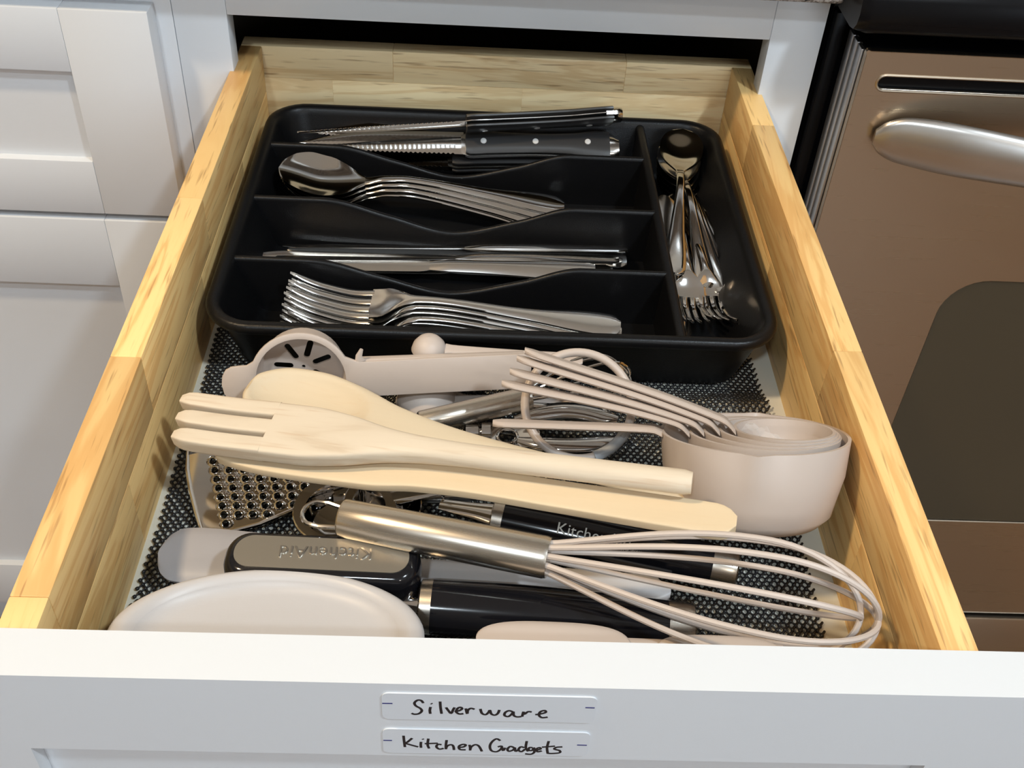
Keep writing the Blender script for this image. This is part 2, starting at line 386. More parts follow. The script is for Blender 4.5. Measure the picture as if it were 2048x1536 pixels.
sr = rrect(slot[0][0]-0.001, OX1-0.029, sz-0.0058, sz+0.0058, 0.0057)
MB().tube([(x, OY, z) for x, z in sr], 0.0010, 6, closed=True, up=(0,1,0)).build('vent_rim', M['oven'], door)
MB().box((wl+0.0005,OY+0.0015,wb+0.0005), (OX1-(wl-OX)-0.0005,OY+0.004,wt-0.0005)).build('window_glass', M['glass'], door, 0)
# handle: bar that leaves the door and bows outwards
hz = at(1738,276,Y=OY-0.008)[2]; hx = OX+0.0205
xs = np.concatenate([0.03*np.linspace(0,1,14)**2, np.linspace(0.036,0.584,44), 0.62-0.03*np.linspace(1,0,14)**2])
yy = pchip(xs, [0,0.02,0.07,0.14,0.31,0.48,0.55,0.60,0.62], [-0.006,-0.010,-0.026,-0.044,-0.054,-0.044,-0.026,-0.010,-0.006])
hh = pchip(xs, [0,0.006,0.02,0.05,0.12,0.31,0.50,0.57,0.60,0.614,0.62], [0.006,0.0125,0.0180,0.0200,0.0178,0.0160,0.0178,0.0200,0.0180,0.0125,0.006])
tt = pchip(xs, [0,0.01,0.04,0.31,0.58,0.61,0.62], [0.003,0.005,0.007,0.0085,0.007,0.005,0.003])
MB().tube([(hx+x, OY+y, hz) for x, y in zip(xs, yy)], list(tt), 20, True, list(hh)).build('door_handle', M['oven_handle'], door)
dr = op(box_part('storage_drawer', (OX,OY,FLOOR_Z+0.04), (OX1,OY+0.04,dz0-0.012), M['oven'], None, 0.002))
# cooktop with bullnose front
pf = [(0.438,0.158),(0.4335,0.163),(0.432,0.170),(0.4335,0.180),(0.438,0.188),(0.446,0.193),(1.12,0.193),(1.12,0.1585),(0.446,0.1565)]
rg = [[(x, (y if (k not in (0,3)) else y+0.006*(y<0.6)), z) for y, z in pf] for k, x in enumerate((0.236,0.243,OX1+0.005,OX1+0.012))]
op(MB().loft(rg).build('cooktop', M['enamel'], None, 40))

# ------------------------------------------------------------------ open drawer
W2, TH, D, H = 0.1825, 0.016, 0.537, 0.084
dw = thing('open_drawer', 'open wooden drawer with white shaker front holding silverware and gadgets', 'drawer', M=Matrix.Translation((0,0.25,-0.012)))
DI = Matrix.Translation((0,0.25,-0.012)).inverted()
def dp(o, parent=None):
    o.parent = parent or dw
    if parent is None: o.matrix_parent_inverse = DI
    return o
bot = dp(MB().box((-W2,0.0005,-0.010), (W2,D-0.0005,0.0)).build('bottom_panel', M['white_bottom'], None, 0))
JT = {-1: ([0.0005, 0.0165, 0.1673, 0.3191, D-0.0005], [0.0005, 0.115, 0.29, 0.43, D-0.0005]), 1: ([0.0005, 0.1921, 0.4445, D-0.0005], [0.0005, 0.09, 0.33, D-0.0005])}
for s in (-1, 1):
    xa, xb = (W2, W2+TH) if s > 0 else (-W2-TH, -W2)
    core = dp(MB().box((xa+0.0006,0.001,-0.018), (xb-0.0006,D-0.001,H-0.0012)).build('side_panel', M['wood_y'], None, 0))
    for ys, z0, z1 in ((JT[s][0], H-0.038, H), (JT[s][1], -0.020, H-0.038)):
        for a, b_ in zip(ys[:-1], ys[1:]):
            dp(MB().box((xa,a,z0), (xb,b_,z1)).build('stave', M['wood_y'], core, 40, 0.0007 if z1 == H else 0.0002), core)
core = dp(MB().box((-W2-TH+0.001,D+0.0006,-0.018), (W2+TH-0.001,D+TH-0.0006,H-0.0012)).build('back_panel', M['wood_x'], None, 0))
for xs_, z0, z1 in (([-W2-TH,-0.082,0.10,W2+TH], H-0.026, H), ([-W2-TH,-0.13,0.02,W2+TH], H-0.060, H-0.026), ([-W2-TH,-0.04,0.13,W2+TH], -0.02, H-0.060)):
    for a, b_ in zip(xs_[:-1], xs_[1:]):
        dp(MB().box((a,D,z0), (b_,D+TH,z1)).build('stave', M['wood_x'], core, 40, 0.0007 if z1 == H else 0.0002), core)
FT = 0.0862
front = dp(plate(MB(), rrect(-0.2475, 0.2425, FT-0.168, FT, 0.0004, 2), [[(-0.190,FT-0.1145),(-0.190,FT-0.0535),(0.185,FT-0.0535),(0.185,FT-0.1145)]], 0.0, 0.0213, lambda x, y, z: (x, -0.0217+z, y)).build('front_panel', M['paint'], None, 0))
MB().box((-0.1899,-0.0147,FT-0.1144), (0.1849,-0.004,FT-0.0536)).build('inset_panel', M['paint'], front, 0)

# label tapes with marker writing on the drawer front
YL = -0.0217
def cpx(x, y, Y=YL-0.0009):
    p = at(700+x/3.4133, 1340+y/3.4133, Y=Y); return p
def tape(name, label, quad, strokes, dashes):
    t = thing(name, label, 'label', 'handwritten drawer labels', Matrix.Translation(tuple(cpx(*quad[3], Y=YL))))
    TI = t.matrix_world.inverted()
    c = [cpx(*q, Y=YL) for q in quad]
    x0 = (c[0][0]+c[3][0])/2; x1 = (c[1][0]+c[2][0])/2; z1 = (c[0][2]+c[1][2])/2; z0 = (c[2][2]+c[3][2])/2
    o = plate(MB(), rrect(x0, x1, z0, z1, 0.003, 5), [], -0.0006, -0.00002, lambda x, y, z: (x, YL+z, y)).build('tape', M['tape'], None, 30)
    o.parent = t; o.matrix_parent_inverse = TI
    for nm, sts, m, r in (('handwriting', strokes, M['ink'], 0.00058), ('printed_dash', dashes, M['blue_ink'], 0.00042)):
        mb = MB()
        for st in sts:
            P = [cpx(*q, Y=YL-0.0006) for q in st]
            if len(P) > 2:     # smooth the stroke
                tt_ = np.arange(len(P)); ts = np.linspace(0, len(P)-1, (len(P)-1)*5+1); P = np.array(P)
                Q = np.zeros((len(ts), 3))
                for i, tv in enumerate(ts):
                    kk = min(int(tv), len(P)-2); f = tv-kk
                    p0 = P[max(kk-1,0)]; p1 = P[kk]; p2 = P[kk+1]; p3 = P[min(kk+2,len(P)-1)]
                    Q[i] = 0.5*((2*p1)+(-p0+p2)*f+(2*p0-5*p1+4*p2-p3)*f*f+(-p0+3*p1-3*p2+p3)*f**3)
                P = Q
            mb.tube([tuple(p) for p in P], r, 8, True, 0.00012, up=(0,1,0))
        o = mb.build(nm, m, None); o.parent = t; o.matrix_parent_inverse = TI
S1 = [[(500,225),(485,208),(460,207),(440,225),(450,245),(480,262),(490,280),(470,298),(440,302),(420,295)],
 [(550,252),(545,275),(548,298)], [(553,228),(560,232)], [(615,215),(618,255),(625,298)],
 [(655,255),(670,275),(690,296),(705,270),(715,255)], [(715,285),(745,278),(765,265),(755,255),(735,262),(725,285),(745,300),(775,298)],
 [(790,262),(800,298),(805,275),(825,262),(850,268)], [(890,265),(900,295),(925,305),(945,290),(955,275),(965,300),(990,308),(1010,295),(1020,272)],
 [(1110,285),(1085,278),(1060,290),(1055,310),(1080,318),(1105,300),(1115,285),(1118,310),(1140,320),(1170,318)],
 [(1175,318),(1185,285),(1190,302),(1215,285),(1240,287)], [(1265,305),(1300,300),(1335,290),(1330,277),(1300,285),(1290,308),(1310,325),(1350,322)]]
S2 = [[(365,448),(370,490),(375,525)], [(425,465),(395,490),(380,500),(410,510),(465,525)], [(485,490),(483,510),(485,530)], [(495,470),(500,474)],
 [(535,468),(530,510),(540,535)], [(510,503),(600,500)], [(625,510),(600,508),(590,525),(610,540),(640,535)],
 [(660,478),(655,510),(655,540)], [(655,535),(665,518),(690,510),(705,520),(710,545)], [(735,530),(775,525),(790,512),(770,508),(745,520),(750,542),(790,545)],
 [(815,510),(820,530),(820,548)], [(820,545),(828,525),(855,510),(880,520),(900,555)],
 [(1025,482),(1000,470),(970,490),(955,520),(965,550),(1000,558),(1030,540),(1035,520),(1010,525)], [(1035,520),(1045,550),(1060,530)],
 [(1120,530),(1095,522),(1075,540),(1085,555),(1115,545),(1125,530),(1130,555),(1150,545)], [(1190,530),(1165,525),(1150,545),(1170,558),(1195,540)], [(1207,485),(1200,530),(1215,555)],
 [(1245,530),(1225,530),(1220,548),(1245,548),(1255,530),(1258,560),(1235,575),(1195,572)], [(1270,548),(1300,540),(1295,530),(1275,538),(1280,558),(1310,552)],
 [(1357,485),(1345,530),(1350,570)], [(1310,527),(1400,520)], [(1450,525),(1410,528),(1395,540),(1430,550),(1430,565),(1380,570),(1345,568)]]
tape('label_tape', 'white label tape handwritten Silverware on the drawer front', [(218,150),(1678,180),(1678,352),(218,326)], S1, [[(220,228),(290,229)], [(1607,257),(1670,259)]])
tape('label_tape', 'white label tape handwritten Kitchen Gadgets, the lower of the two', [(224,390),(1630,424),(1630,578),(224,558)], S2, [[(228,480),(287,481)], [(1550,512),(1617,514)]])

# ------------------------------------------------------------------ non-slip liner: knotted foam net
px_, py_ = 0.0041, 0.0052
ico_v = []; g = (1+5**.5)/2
for a, b_ in ((-1,g),(1,g),(-1,-g),(1,-g)): ico_v.append((a,b_,0))
for a, b_ in ((-1,g),(1,g),(-1,-g),(1,-g)): ico_v.append((0,a,b_))
for a, b_ in ((-1,g),(1,g),(-1,-g),(1,-g)): ico_v.append((b_,0,a))
ico_v = np.array(ico_v)/math.sqrt(1+g*g)
ico_f = [(0,11,5),(0,5,1),(0,1,7),(0,7,10),(0,10,11),(1,5,9),(5,11,4),(11,10,2),(10,7,6),(7,1,8),(3,9,4),(3,4,2),(3,2,6),(3,6,8),(3,8,9),(4,9,5),(2,4,11),(6,2,10),(8,6,7),(9,8,1)]
bm_ = bmesh.new(); [bm_.verts.new(v) for v in ico_v]; hull = bmesh.ops.convex_hull(bm_, input=bm_.verts[:])
bm_.verts.index_update(); ico_f = np.array([[v.index for v in f.verts] for f in bm_.faces]); ico_v = np.array([v.co[:] for v in bm_.verts]); bm_.free()
cen = []
def lz(x, y):   # the liner rides up in a low wave where it meets the tray
    return 0.0016 + 0.006*np.exp(-((y-0.232)/0.010)**2)*np.clip((x-0.10)/0.04, 0, 1)
ys = np.arange(0.006, 0.300, py_); 
for j, y in enumerate(ys):
    for off in (0, 1):
        n = int(0.352/px_)
        for i in range(n):
            x = -0.1780+(i+0.5*off)*px_; cen.append((x, y+0.5*off*py_))
cen = np.array(cen); cen[:,0] += 0.0006*np.sin(cen[:,1]*60); cen += rng.normal(0, 0.00018, cen.shape)
zc = lz(cen[:,0], cen[:,1])
nb = len(cen); sc = np.stack([rng.uniform(.00105,.0014,nb), rng.uniform(.0012,.0016,nb), rng.uniform(.0010,.0014,nb)], 1)
V1 = (ico_v[None]*sc[:,None]+np.stack([cen[:,0],cen[:,1],zc],1)[:,None]).reshape(-1,3)
F1 = (ico_f[None]+(np.arange(nb)*12)[:,None,None]).reshape(-1,3)
# diagonal strands between knots
segs = []
for dx in (-1, 1):
    e = cen+np.array([dx*px_*.5, py_*.5]); ok = ((np.abs(e[:,0]) < 0.1785))
    a = np.column_stack([cen[ok], zc[ok]]); b_ = np.column_stack([e[ok], lz(e[ok][:,0], e[ok][:,1])]); segs.append((a, b_))
A_ = np.concatenate([s[0] for s in segs]); B_ = np.concatenate([s[1] for s in segs])
dirv = B_-A_; dirv /= np.linalg.norm(dirv, axis=1)[:,None]; sd = np.cross(dirv, [0,0,1.]); r_ = 0.00066
ring = lambda P: np.stack([P+sd*r_, P+np.array([0,0,r_]), P-sd*r_, P-np.array([0,0,r_])], 1)
V2 = np.concatenate([ring(A_), ring(B_)], 1).reshape(-1,3); q = np.array([[0,1,5,4],[1,2,6,5],[2,3,7,6],[3,0,4,7]])
F2 = (q[None]+(np.arange(len(A_))*8)[:,None,None]).reshape(-1,4)+len(V1)
me = bpy.data.meshes.new('drawer_liner'); me.from_pydata(np.concatenate([V1,V2]).tolist(), [], F1.tolist()+F2.tolist())
lin = mkobj('drawer_liner', me, M['liner'], None, 180)
tag(lin, 'black knotted non-slip mesh liner covering the white drawer bottom', 'drawer liner')

# ------------------------------------------------------------------ black cutlery tray
TX0, TX1, TY0, TY1, TZ = -0.1748, 0.1738, 0.2365, 0.5150, 0.050
tr = thing('cutlery_tray', 'black plastic cutlery tray with four wavy slots and one side slot', 'cutlery tray', M=Matrix.Translation((0,0.375,0.003)))
TRI = tr.matrix_world.inverted()
def tp(o): o.parent = tr; o.matrix_parent_inverse = TRI; return o
def rr3(i, z, r, n=8): return [(x, y, z) for x, y in rrect(TX0+i, TX1-i, TY0+i, TY1-i, r, n)]
R0 = 0.030
rings = [rr3(0.020,0.0035,R0-0.012), rr3(0.016,0.0042,R0-0.010), rr3(0.0065,TZ-0.010,R0-0.006), rr3(0.0055,TZ-0.0065,R0-0.005), rr3(0.0012,TZ-0.0068,R0-0.001), rr3(0.0002,TZ-0.0055,R0), rr3(0.0,TZ-0.003,R0), rr3(0.0012,TZ-0.0008,R0-0.001),
         rr3(0.0032,TZ,R0-0.003), rr3(0.0062,TZ-0.0004,R0-0.006), rr3(0.0082,TZ-0.0022,R0-0.008), rr3(0.0094,TZ-0.006,R0-0.009), rr3(0.0200,0.012,R0-0.0135), rr3(0.0225,0.0078,R0-0.015), rr3(0.0265,0.0060,R0-0.017)]
tp(MB().loft(rings).build('tray_shell', M['black'], None, 50))
def divider(P, Q, topf, w=0.0042, base=0.0058, e0=0.0, e1=0.0):
    P = np.array(P); Q = np.array(Q); L_ = np.linalg.norm(Q-P); dr_ = (Q-P)/L_; nn = np.array([-dr_[1], dr_[0]])
    rg = []
    for s in np.linspace(0, 1, 60):
        c = P+dr_*L_*s; zt = topf(s); pr = []
        for dx, z in ((-w*0.85,base),(-w/2*1.05,zt-0.003),(-w/2,zt-0.0016),(-w*0.30,zt-0.0004),(0,zt),(w*0.30,zt-0.0004),(w/2,zt-0.0016),(w/2*1.05,zt-0.003),(w*0.85,base)):
            q_ = P+dr_*min(max(L_*s, e0), L_-e1) if z == base else c      # the foot follows the sloping tray wall
            pr.append((q_[0]+nn[0]*dx, q_[1]+nn[1]*dx, z))
        rg.append(pr)
    return tp(MB().loft(rg).build('divider', M['black'], None, 60))
XD = 0.1115
divider((XD+0.001,TY0+0.007), (XD+0.001,TY1-0.007), lambda s: TZ-0.0030, 0.0062, e0=0.0155, e1=0.0155)
for yd, zd in ((0.3115,0.0245), (0.3835,0.0235), (0.4565,0.0250)):
    f = lambda s, zd=zd: TZ-0.0032-(TZ-0.0032-zd)*float(pchip(np.array([s]), [0,0.17,0.33,0.49,0.66,0.80,1], [0,0.0,0.50,1.0,0.52,0.0,0])[0])
    divider((TX0+0.0085,yd), (XD,yd), f, e0=0.014)

# ------------------------------------------------------------------ cutlery
def fork_meshes(root, L, hwh, hwt, m, neck=0.0032, hwe=0.0095, n_t=4, thick=0.0022):
    """tines from x=0, handle to x=L"""
    zf = lambda x: pchip(x, [0,0.10*L,0.20*L,0.27*L,0.36*L,0.45*L,0.7*L,L], [0.012,0.003,-0.001,0.0005,0.0075,0.0085,0.0045,0.0010])
    xr = 0.245*L
    x = np.linspace(xr, L, 50)
    hw = pchip(x, [xr,0.285*L,0.33*L,0.38*L,0.46*L,0.7*L,0.93*L,0.985*L,L], [hwh,hwh*1.0,hwh*0.62,neck*1.15,neck,neck*1.5,hwe,hwe*0.9,hwe*0.45])
    dish = pchip(x, [xr,0.3*L,0.38*L,L], [0.0018,0.0018,-0.0003,-0.0009])
    th = pchip(x, [xr,0.38*L,0.5*L,L], [thick*0.9,thick*1.5,thick*1.3,thick])
    MB().strip(x, hw, zf(x), th, dish, 9).build('handle', m, root)
    pitch = 2*hwh/(n_t-0.28); tw = pitch*0.36
    hd = MB()
    x = np.linspace(0, xr+0.001, 22)
    for k in range(n_t):
        yb = -hwh+tw+k*(2*hwh-2*tw)/(n_t-1); yc = yb*pchip(x, [0,xr], [0.90,1.0])
        w_ = pchip(x, [0,0.006,0.5*xr,xr+0.001], [tw*0.35,tw*0.72,tw*0.95,tw*1.06])
        hd.strip(x, w_, zf(x)+0.0018*(yb/hwh)**2, np.full_like(x, thick*0.85), None, 5, y0=yc)
    hd.build('tines', m, root)
def spoon_meshes(root, L, hwb, m, hwe, neck=0.0032, depth=0.007, bl=0.30):
    zf = lambda x: pchip(x, [0,bl*0.5*L,bl*L,(bl+.06)*L,(bl+.16)*L,0.75*L,L], [0.004,-0.003,0.0015,0.006,0.0085,0.0045,0.001])
    t = np.linspace(0, 1, 30); x = bl*L*(0.5-0.5*np.cos(np.pi*t*0.97)); xn = x/(bl*L)
    prof = pchip(xn, [0,0.02,0.08,0.2,0.38,0.55,0.75,0.92,1], [0.06,0.30,0.56,0.84,1.0,0.97,0.74,0.36,0.2])
    hw = np.maximum(prof*hwb, 0.0008); dish = depth*prof**2*(1-0.35*xn)
    MB().strip(x, hw, zf(x), np.full_like(x, 0.0016), dish, 17).build('bowl', m, root, 60)
    x2 = np.linspace(x[-1]-0.0005, L, 45)
    hw2 = pchip(x2, [x2[0],(bl+.05)*L,(bl+.16)*L,0.72*L,0.94*L,0.985*L,L], [hw[-1]*1.02,neck*1.05,neck,neck*1.6,hwe,hwe*0.9,hwe*0.45])
    d2 = pchip(x2, [x2[0],(bl+.06)*L,L], [dish[-1],-0.0003,-0.0009])
    MB().strip(x2, hw2, zf(x2), np.full_like(x2, 0.0026), d2, 9).build('handle', m, root)

# forks in the front slot
GF = 'dinner forks stacked in the front slot of the tray'
fk = thing('dinner_fork', 'topmost dinner fork of the stack in the front slot of the tray', 'fork', GF)
fork_meshes(fk, 0.210, 0.0128, 0, M['steel_worn'])
def fork_at(k, top=6):
    z = 0.0085+0.0036*k
    A = at(576, 566+0*k, z=0.0085+0.0036*top+0.012); B = at(1250, 656, z=0.0085+0.0036*top)
    j = 0 if k == top else random.uniform(-1, 1)
    A = np.array([A[0]+0.0008*(top-k)*(1 if k % 2 else -1), A[1]-0.0012*(top-k), z]); B = np.array([B[0]+0.004*j, B[1]+0.0015-0.0008*(top-k)+0.003*j, z])
    return frame(A, B, roll=6)
fk.matrix_world = fork_at(6)
ORD = ['lowest', 'second lowest', 'third lowest', 'fourth from the top', 'third from the top', 'second from the top']
for k in range(6): dup(fk, fork_at(k), 'dinner fork in the front slot of the tray, %s of its stack' % ORD[k], GF)

# table knives in the second slot
GK = 'table knives lying in the second slot from the front'
def table_knife():
    r = thing('table_knife', 'x', 'knife', GK); L = 0.238
    x = np.linspace(0, 0.125, 34)
    hi = pchip(x, [0,0.008,0.03,0.09,0.118,0.125], [0.002,0.0055,0.0085,0.009,0.0065,0.0045]); lo = -pchip(x, [0,0.008,0.03,0.118,0.125], [0.001,0.006,0.0078,0.0062,0.0045])
    MB().strip(x, None, np.full_like(x, 0.0), np.full_like(x, 0.0016), None, 6, ylo=lo, yhi=hi, p=3).build('blade', M['steel_worn'], r)
    x = np.linspace(0.1245, L, 30)
    hw = pchip(x, [0.1245,0.135,0.16,0.225,0.234,L], [0.0045,0.0055,0.0062,0.0092,0.0090,0.006])
    th = pchip(x, [0.1245,0.14,0.17,L], [0.0022,0.0055,0.0062,0.0042])
    MB().strip(x, hw, np.zeros_like(x), th, None, 9, p=2.4).build('handle', M['steel_worn'], r)
    return r
tk = table_knife()
KN = [((560,492),(1252,499),0.022,-28,'uppermost table knife in the second slot, its handle end farthest right'),
      ((600,512),(1236,519),0.019,-22,'table knife lying just in front of the uppermost table knife'),
      ((690,524),(1190,542),0.019,12,'table knife nearest the wavy divider behind the dinner forks'),
      ((575,500),(1252,520),0.012,0,'bottom table knife of the second slot, on the side nearest the tablespoons'),
      ((620,530),(1225,545),0.012,0,'bottom table knife of the second slot, on the side nearest the forks')]
for i, (a, b_, z, roll, lab) in enumerate(KN):
    A = at(*a, z=z); B = at(*b_, z=z); dirn = (B-A)/np.linalg.norm(B-A); A = B-dirn*0.238
    if i == 0: tk.matrix_world = frame(A, B, roll=roll); tk['label'] = lab
    else: dup(tk, frame(A, B, roll=roll), lab, GK)

# tablespoons in the third slot
GS = 'tablespoons nested in the third slot of the tray'
sp = thing('tablespoon', 'topmost tablespoon in the third slot, its bowl tipped up against the divider', 'spoon', GS)
spoon_meshes(sp, 0.208, 0.0215, M['steel'], 0.0100)
SPL = [((558,345),0.040,(1113,412),0.022,10), ((561,352),0.0365,(1085,424),0.0195,8), ((565,358),0.033,(1060,436),0.017,8), ((570,366),0.029,(1020,440),0.014,6), ((566,362),0.030,(1098,430),0.0115,4)]
for i, (a, za, b_, zb, roll) in enumerate(SPL):
    A = at(*a, z=za); B = at(*b_, z=zb)
    Mx = frame(A, B, roll=roll)
    if i == 0: sp.matrix_world = Mx
    else: dup(sp, Mx, 'tablespoon nested in the third slot of the tray, %s of its stack' % ['second from the top','third from the top','fourth from the top','lowest'][i-1], GS)

# steak knives in the back slot
GN = 'serrated steak knives in the back slot of the tray'
def steak_knife():
    r = thing('steak_knife', 'x', 'knife', GN); L = 0.245; xb = 0.125
    x = np.linspace(0, xb, 141)
    hi = pchip(x, [0,0.02,0.05,0.09,xb], [0.0005,0.0055,0.0095,0.0105,0.010]); lo = -pchip(x, [0,0.02,0.06,xb], [0.0005,0.0035,0.0068,0.0085])
    ser = 0.0009*(np.arange(141) % 4 >= 2)*(x > 0.006)*(x < xb-0.008); lo = lo+ser
    MB().strip(x, None, np.zeros_like(x), np.full_like(x, 0.0014), None, 5, ylo=lo, yhi=hi, p=3).build('blade', M['steel'], r)
    xh = np.linspace(xb-0.002, L-0.004, 36)
    hi = pchip(xh, [xh[0],0.132,0.15,0.185,0.21,0.228,0.238,xh[-1]], [0.0078,0.0095,0.0085,0.0072,0.0078,0.0100,0.0088,0.006])
    lo = -pchip(xh, [xh[0],0.130,0.145,0.18,0.205,0.225,0.236,xh[-1]], [0.0070,0.0100,0.0092,0.0085,0.0092,0.0125,0.0135,0.012])
    MB().strip(xh, None, np.zeros_like(xh), np.full_like(xh, 0.0022), None, 5, ylo=lo-0.0003, yhi=hi+0.0003).build('tang', M['steel_worn'], r)
    for s in (-1, 1):
        sc_ = MB().strip(xh[1:-1], None, np.full(34, s*0.0036), np.full(34, 0.0050), None, 8, ylo=lo[1:-1], yhi=hi[1:-1], p=4).build('handle_scale', M['handle_black'], r)
        for xr in (0.140, 0.180, 0.2205):
            MB().lathe([(0.0001,0.00035),(0.0021,0.0003),(0.0024,0.0)], 14).build('rivet', M['rivet'], sc_).matrix_local = Matrix.Translation((xr,0.0,s*0.0061)) @ (Matrix.Identity(4) if s > 0 else Matrix.Rotation(math.pi,4,'X'))
    xe = np.linspace(L-0.013, L, 10)
    MB().strip(xe, None, np.zeros_like(xe), np.full_like(xe, 0.0100), None, 8, ylo=-pchip(xe,[xe[0],L-.004,L],[0.0128,0.0125,0.0100]), yhi=pchip(xe,[xe[0],L-.004,L],[0.0088,0.0070,0.0045]), p=4).build('end_cap', M['steel_worn'], r)
    return r
sk = steak_knife()
SK = [((640,262),(1240,232),0.050,0.058,-42,'topmost steak knife in the back slot, handle resting on its edge above the rim'),
      ((640,286),(1236,291),0.034,0.036,34,'steak knife with three rivets showing, at the front of the back slot'),
      ((598,266),(1250,264),0.038,0.030,26,'steak knife with broad blade and steel cap under the topmost one'),
      ((700,318),(1205,322),0.018,0.020,8,'steak knife low in the back slot against the wavy divider'),
      ((640,290),(1215,305),0.014,0.014,0,'lowest steak knife at the bottom of the back slot')]
for i, (a, b_, za, zb, roll, lab) in enumerate(SK):
    A = at(*a, z=za); B = at(*b_, z=zb); dirn = (B-A)/np.linalg.norm(B-A); A = B-dirn*0.245
    if i == 0: sk.matrix_world = frame(A, B, roll=roll); sk['label'] = lab
    else: dup(sk, frame(A, B, roll=roll), lab, GN)

# teaspoons, dessert forks and a spreader in the side slot
GT = 'teaspoons nested in the side slot of the tray'
ts = thing('teaspoon', 'topmost teaspoon in the side slot with its bowl facing up', 'spoon', GT)
spoon_meshes(ts, 0.168, 0.0165, M['steel'], 0.0075, depth=0.0058, bl=0.31)
TS = [((1364,268),0.045,(1349,535),0.030,0), ((1350,285),0.036,(1405,545),0.020,4), ((1345,300),0.031,(1425,545),0.018,6), ((1342,312),0.026,(1437,540),0.016,6), ((1340,325),0.021,(1450,537),0.014,8), ((1338,335),0.016,(1465,535),0.012,8)]
for i, (a, za, b_, zb, roll) in enumerate(TS):
    A = at(*a, z=za); B = at(*b_, z=zb); dirn = (B-A)/np.linalg.norm(B-A); B = A+dirn*0.168
    if i == 0: ts.matrix_world = frame(A, B, roll=roll)
    else: dup(ts, frame(A, B, roll=roll), 'teaspoon in the side slot of the tray, %s of its stack' % ['second from the top','third from the top','fourth from the top','second lowest','lowest'][i-1], GT)
GD = 'small dessert forks at the near end of the side slot'
df = thing('dessert_fork', 'x', 'fork', GD)
fork_meshes(df, 0.150, 0.0105, 0, M['steel'], 0.0028, 0.007)
DF = [((1388,672),0.014,(1362,490),0.022,0,'dessert fork in the side slot nearest the long divider'), ((1440,668),0.013,(1385,490),0.020,6,'dessert fork overlapping its neighbour in the side slot'),
      ((1492,684),0.012,(1425,500),0.014,10,'dessert fork farthest right at the near end of the side slot')]
for i, (a, za, b_, zb, roll, lab) in enumerate(DF):
    A = at(*a, z=za); B = at(*b_, z=zb)
    if i == 0: df.matrix_world = frame(A, B, roll=roll); df['label'] = lab
    else: dup(df, frame(A, B, roll=roll), lab, GD)
A = at(1330,392,z=0.034); B = at(1349,540,z=0.020)
sprd = thing('butter_spreader', 'small round-ended spreader half hidden beside the long tray divider', 'knife', None, frame(A, B, roll=-12))
x = np.linspace(0, 0.075, 20)
MB().strip(x, pchip(x,[0,0.004,0.012,0.06,0.075],[0.003,0.007,0.0088,0.0075,0.004]), np.zeros_like(x), np.full_like(x,0.0016), None, 7).build('blade', M['steel_worn'], sprd)
x = np.linspace(0.0745, 0.135, 14)
MB().strip(x, pchip(x,[0.0745,0.09,0.13,0.135],[0.004,0.0045,0.0065,0.004]), np.zeros_like(x), np.full_like(x,0.0032), None, 7, p=3).build('handle', M['steel_worn'], sprd)

# ------------------------------------------------------------------ wooden utensils
# turner (flat)
A = at(428,908,z=0.046); B = at(1464,1048,z=0.074); L = float(np.linalg.norm(B-A))
tn = thing('wooden_turner', 'flat wooden turner with squared handle end under the wooden fork', 'spatula', None, frame(A, B, roll=4))
loT = lambda x: -pchip(x, [0,0.002,0.05,0.085,0.110,0.135,0.18,L-0.006,L-0.001,L+0.002], [0.000,0.0035,0.0085,0.0082,0.0052,0.0044,0.0060,0.0088,0.0068,0.003])
hiT = lambda x: pchip(x, [0,0.003,0.06,0.10,0.135,0.17,L-0.008,L-0.002,L+0.002], [0.026,0.034,0.036,0.022,0.0145,0.0110,0.0095,0.0075,0.003])
for nm, x in (('blade', np.linspace(0, 0.125, 32)), ('handle', np.linspace(0.125, L+0.002, 44))):
    MB().bar(x, loT(x), hiT(x), np.zeros_like(x), np.full_like(x, 0.0060), 9, 32).build(nm, M['turner_wood'], tn, 50)
# spoon
A = at(492,778,z=0.052); B = at(1010,905,z=0.052); L = 0.275
ws = thing('wooden_spoon', 'wooden spoon with shallow oval bowl, its handle under the wooden fork', 'spoon', None, frame(A, B, roll=4))
x = 0.085*(0.5-0.5*np.cos(np.pi*np.linspace(0,1,40)))
hwS = lambda x: pchip(x, [0,0.001,0.006,0.020,0.038,0.058,0.085,0.10,0.125,0.16,L-0.003,L], [0.002,0.0055,0.0130,0.0205,0.0222,0.0190,0.0112,0.0088,0.0067,0.0058,0.0058,0.0045])
def spoon_ring(xi, h_):
    us = np.sin(np.linspace(-math.pi/2, math.pi/2, 23)); f = min(1.0, max(0.0, (xi-0.075)/0.06)); e = min(1.0, h_/0.010)
    dep = 0.0078*np.array([max(0.0, 1-((xi-0.037)/0.0335)**2-(u*h_/0.0190)**2) for u in us])**0.75
    ct = np.sqrt(np.maximum(0, 1-us*us))
    top = [(xi, h_*u, e*((1-f)*0.0046*(1-0.35*abs(u)**10)+f*0.0056*c)-d_) for u, d_, c in zip(us, dep, ct)]
    bt = [(xi, h_*u, -e*(0.0012*(1-f)+0.0052*c)) for u, c in zip(us[::-1], ct)]
    return bt+top
MB().loft([spoon_ring(xi, h_) for xi, h_ in zip(x, hwS(x))]).build('bowl', M['spoon_wood'], ws, 60)
x = np.linspace(0.085, L, 40)
MB().loft([spoon_ring(xi, h_) for xi, h_ in zip(x, hwS(x))]).build('handle', M['spoon_wood'], ws, 60)
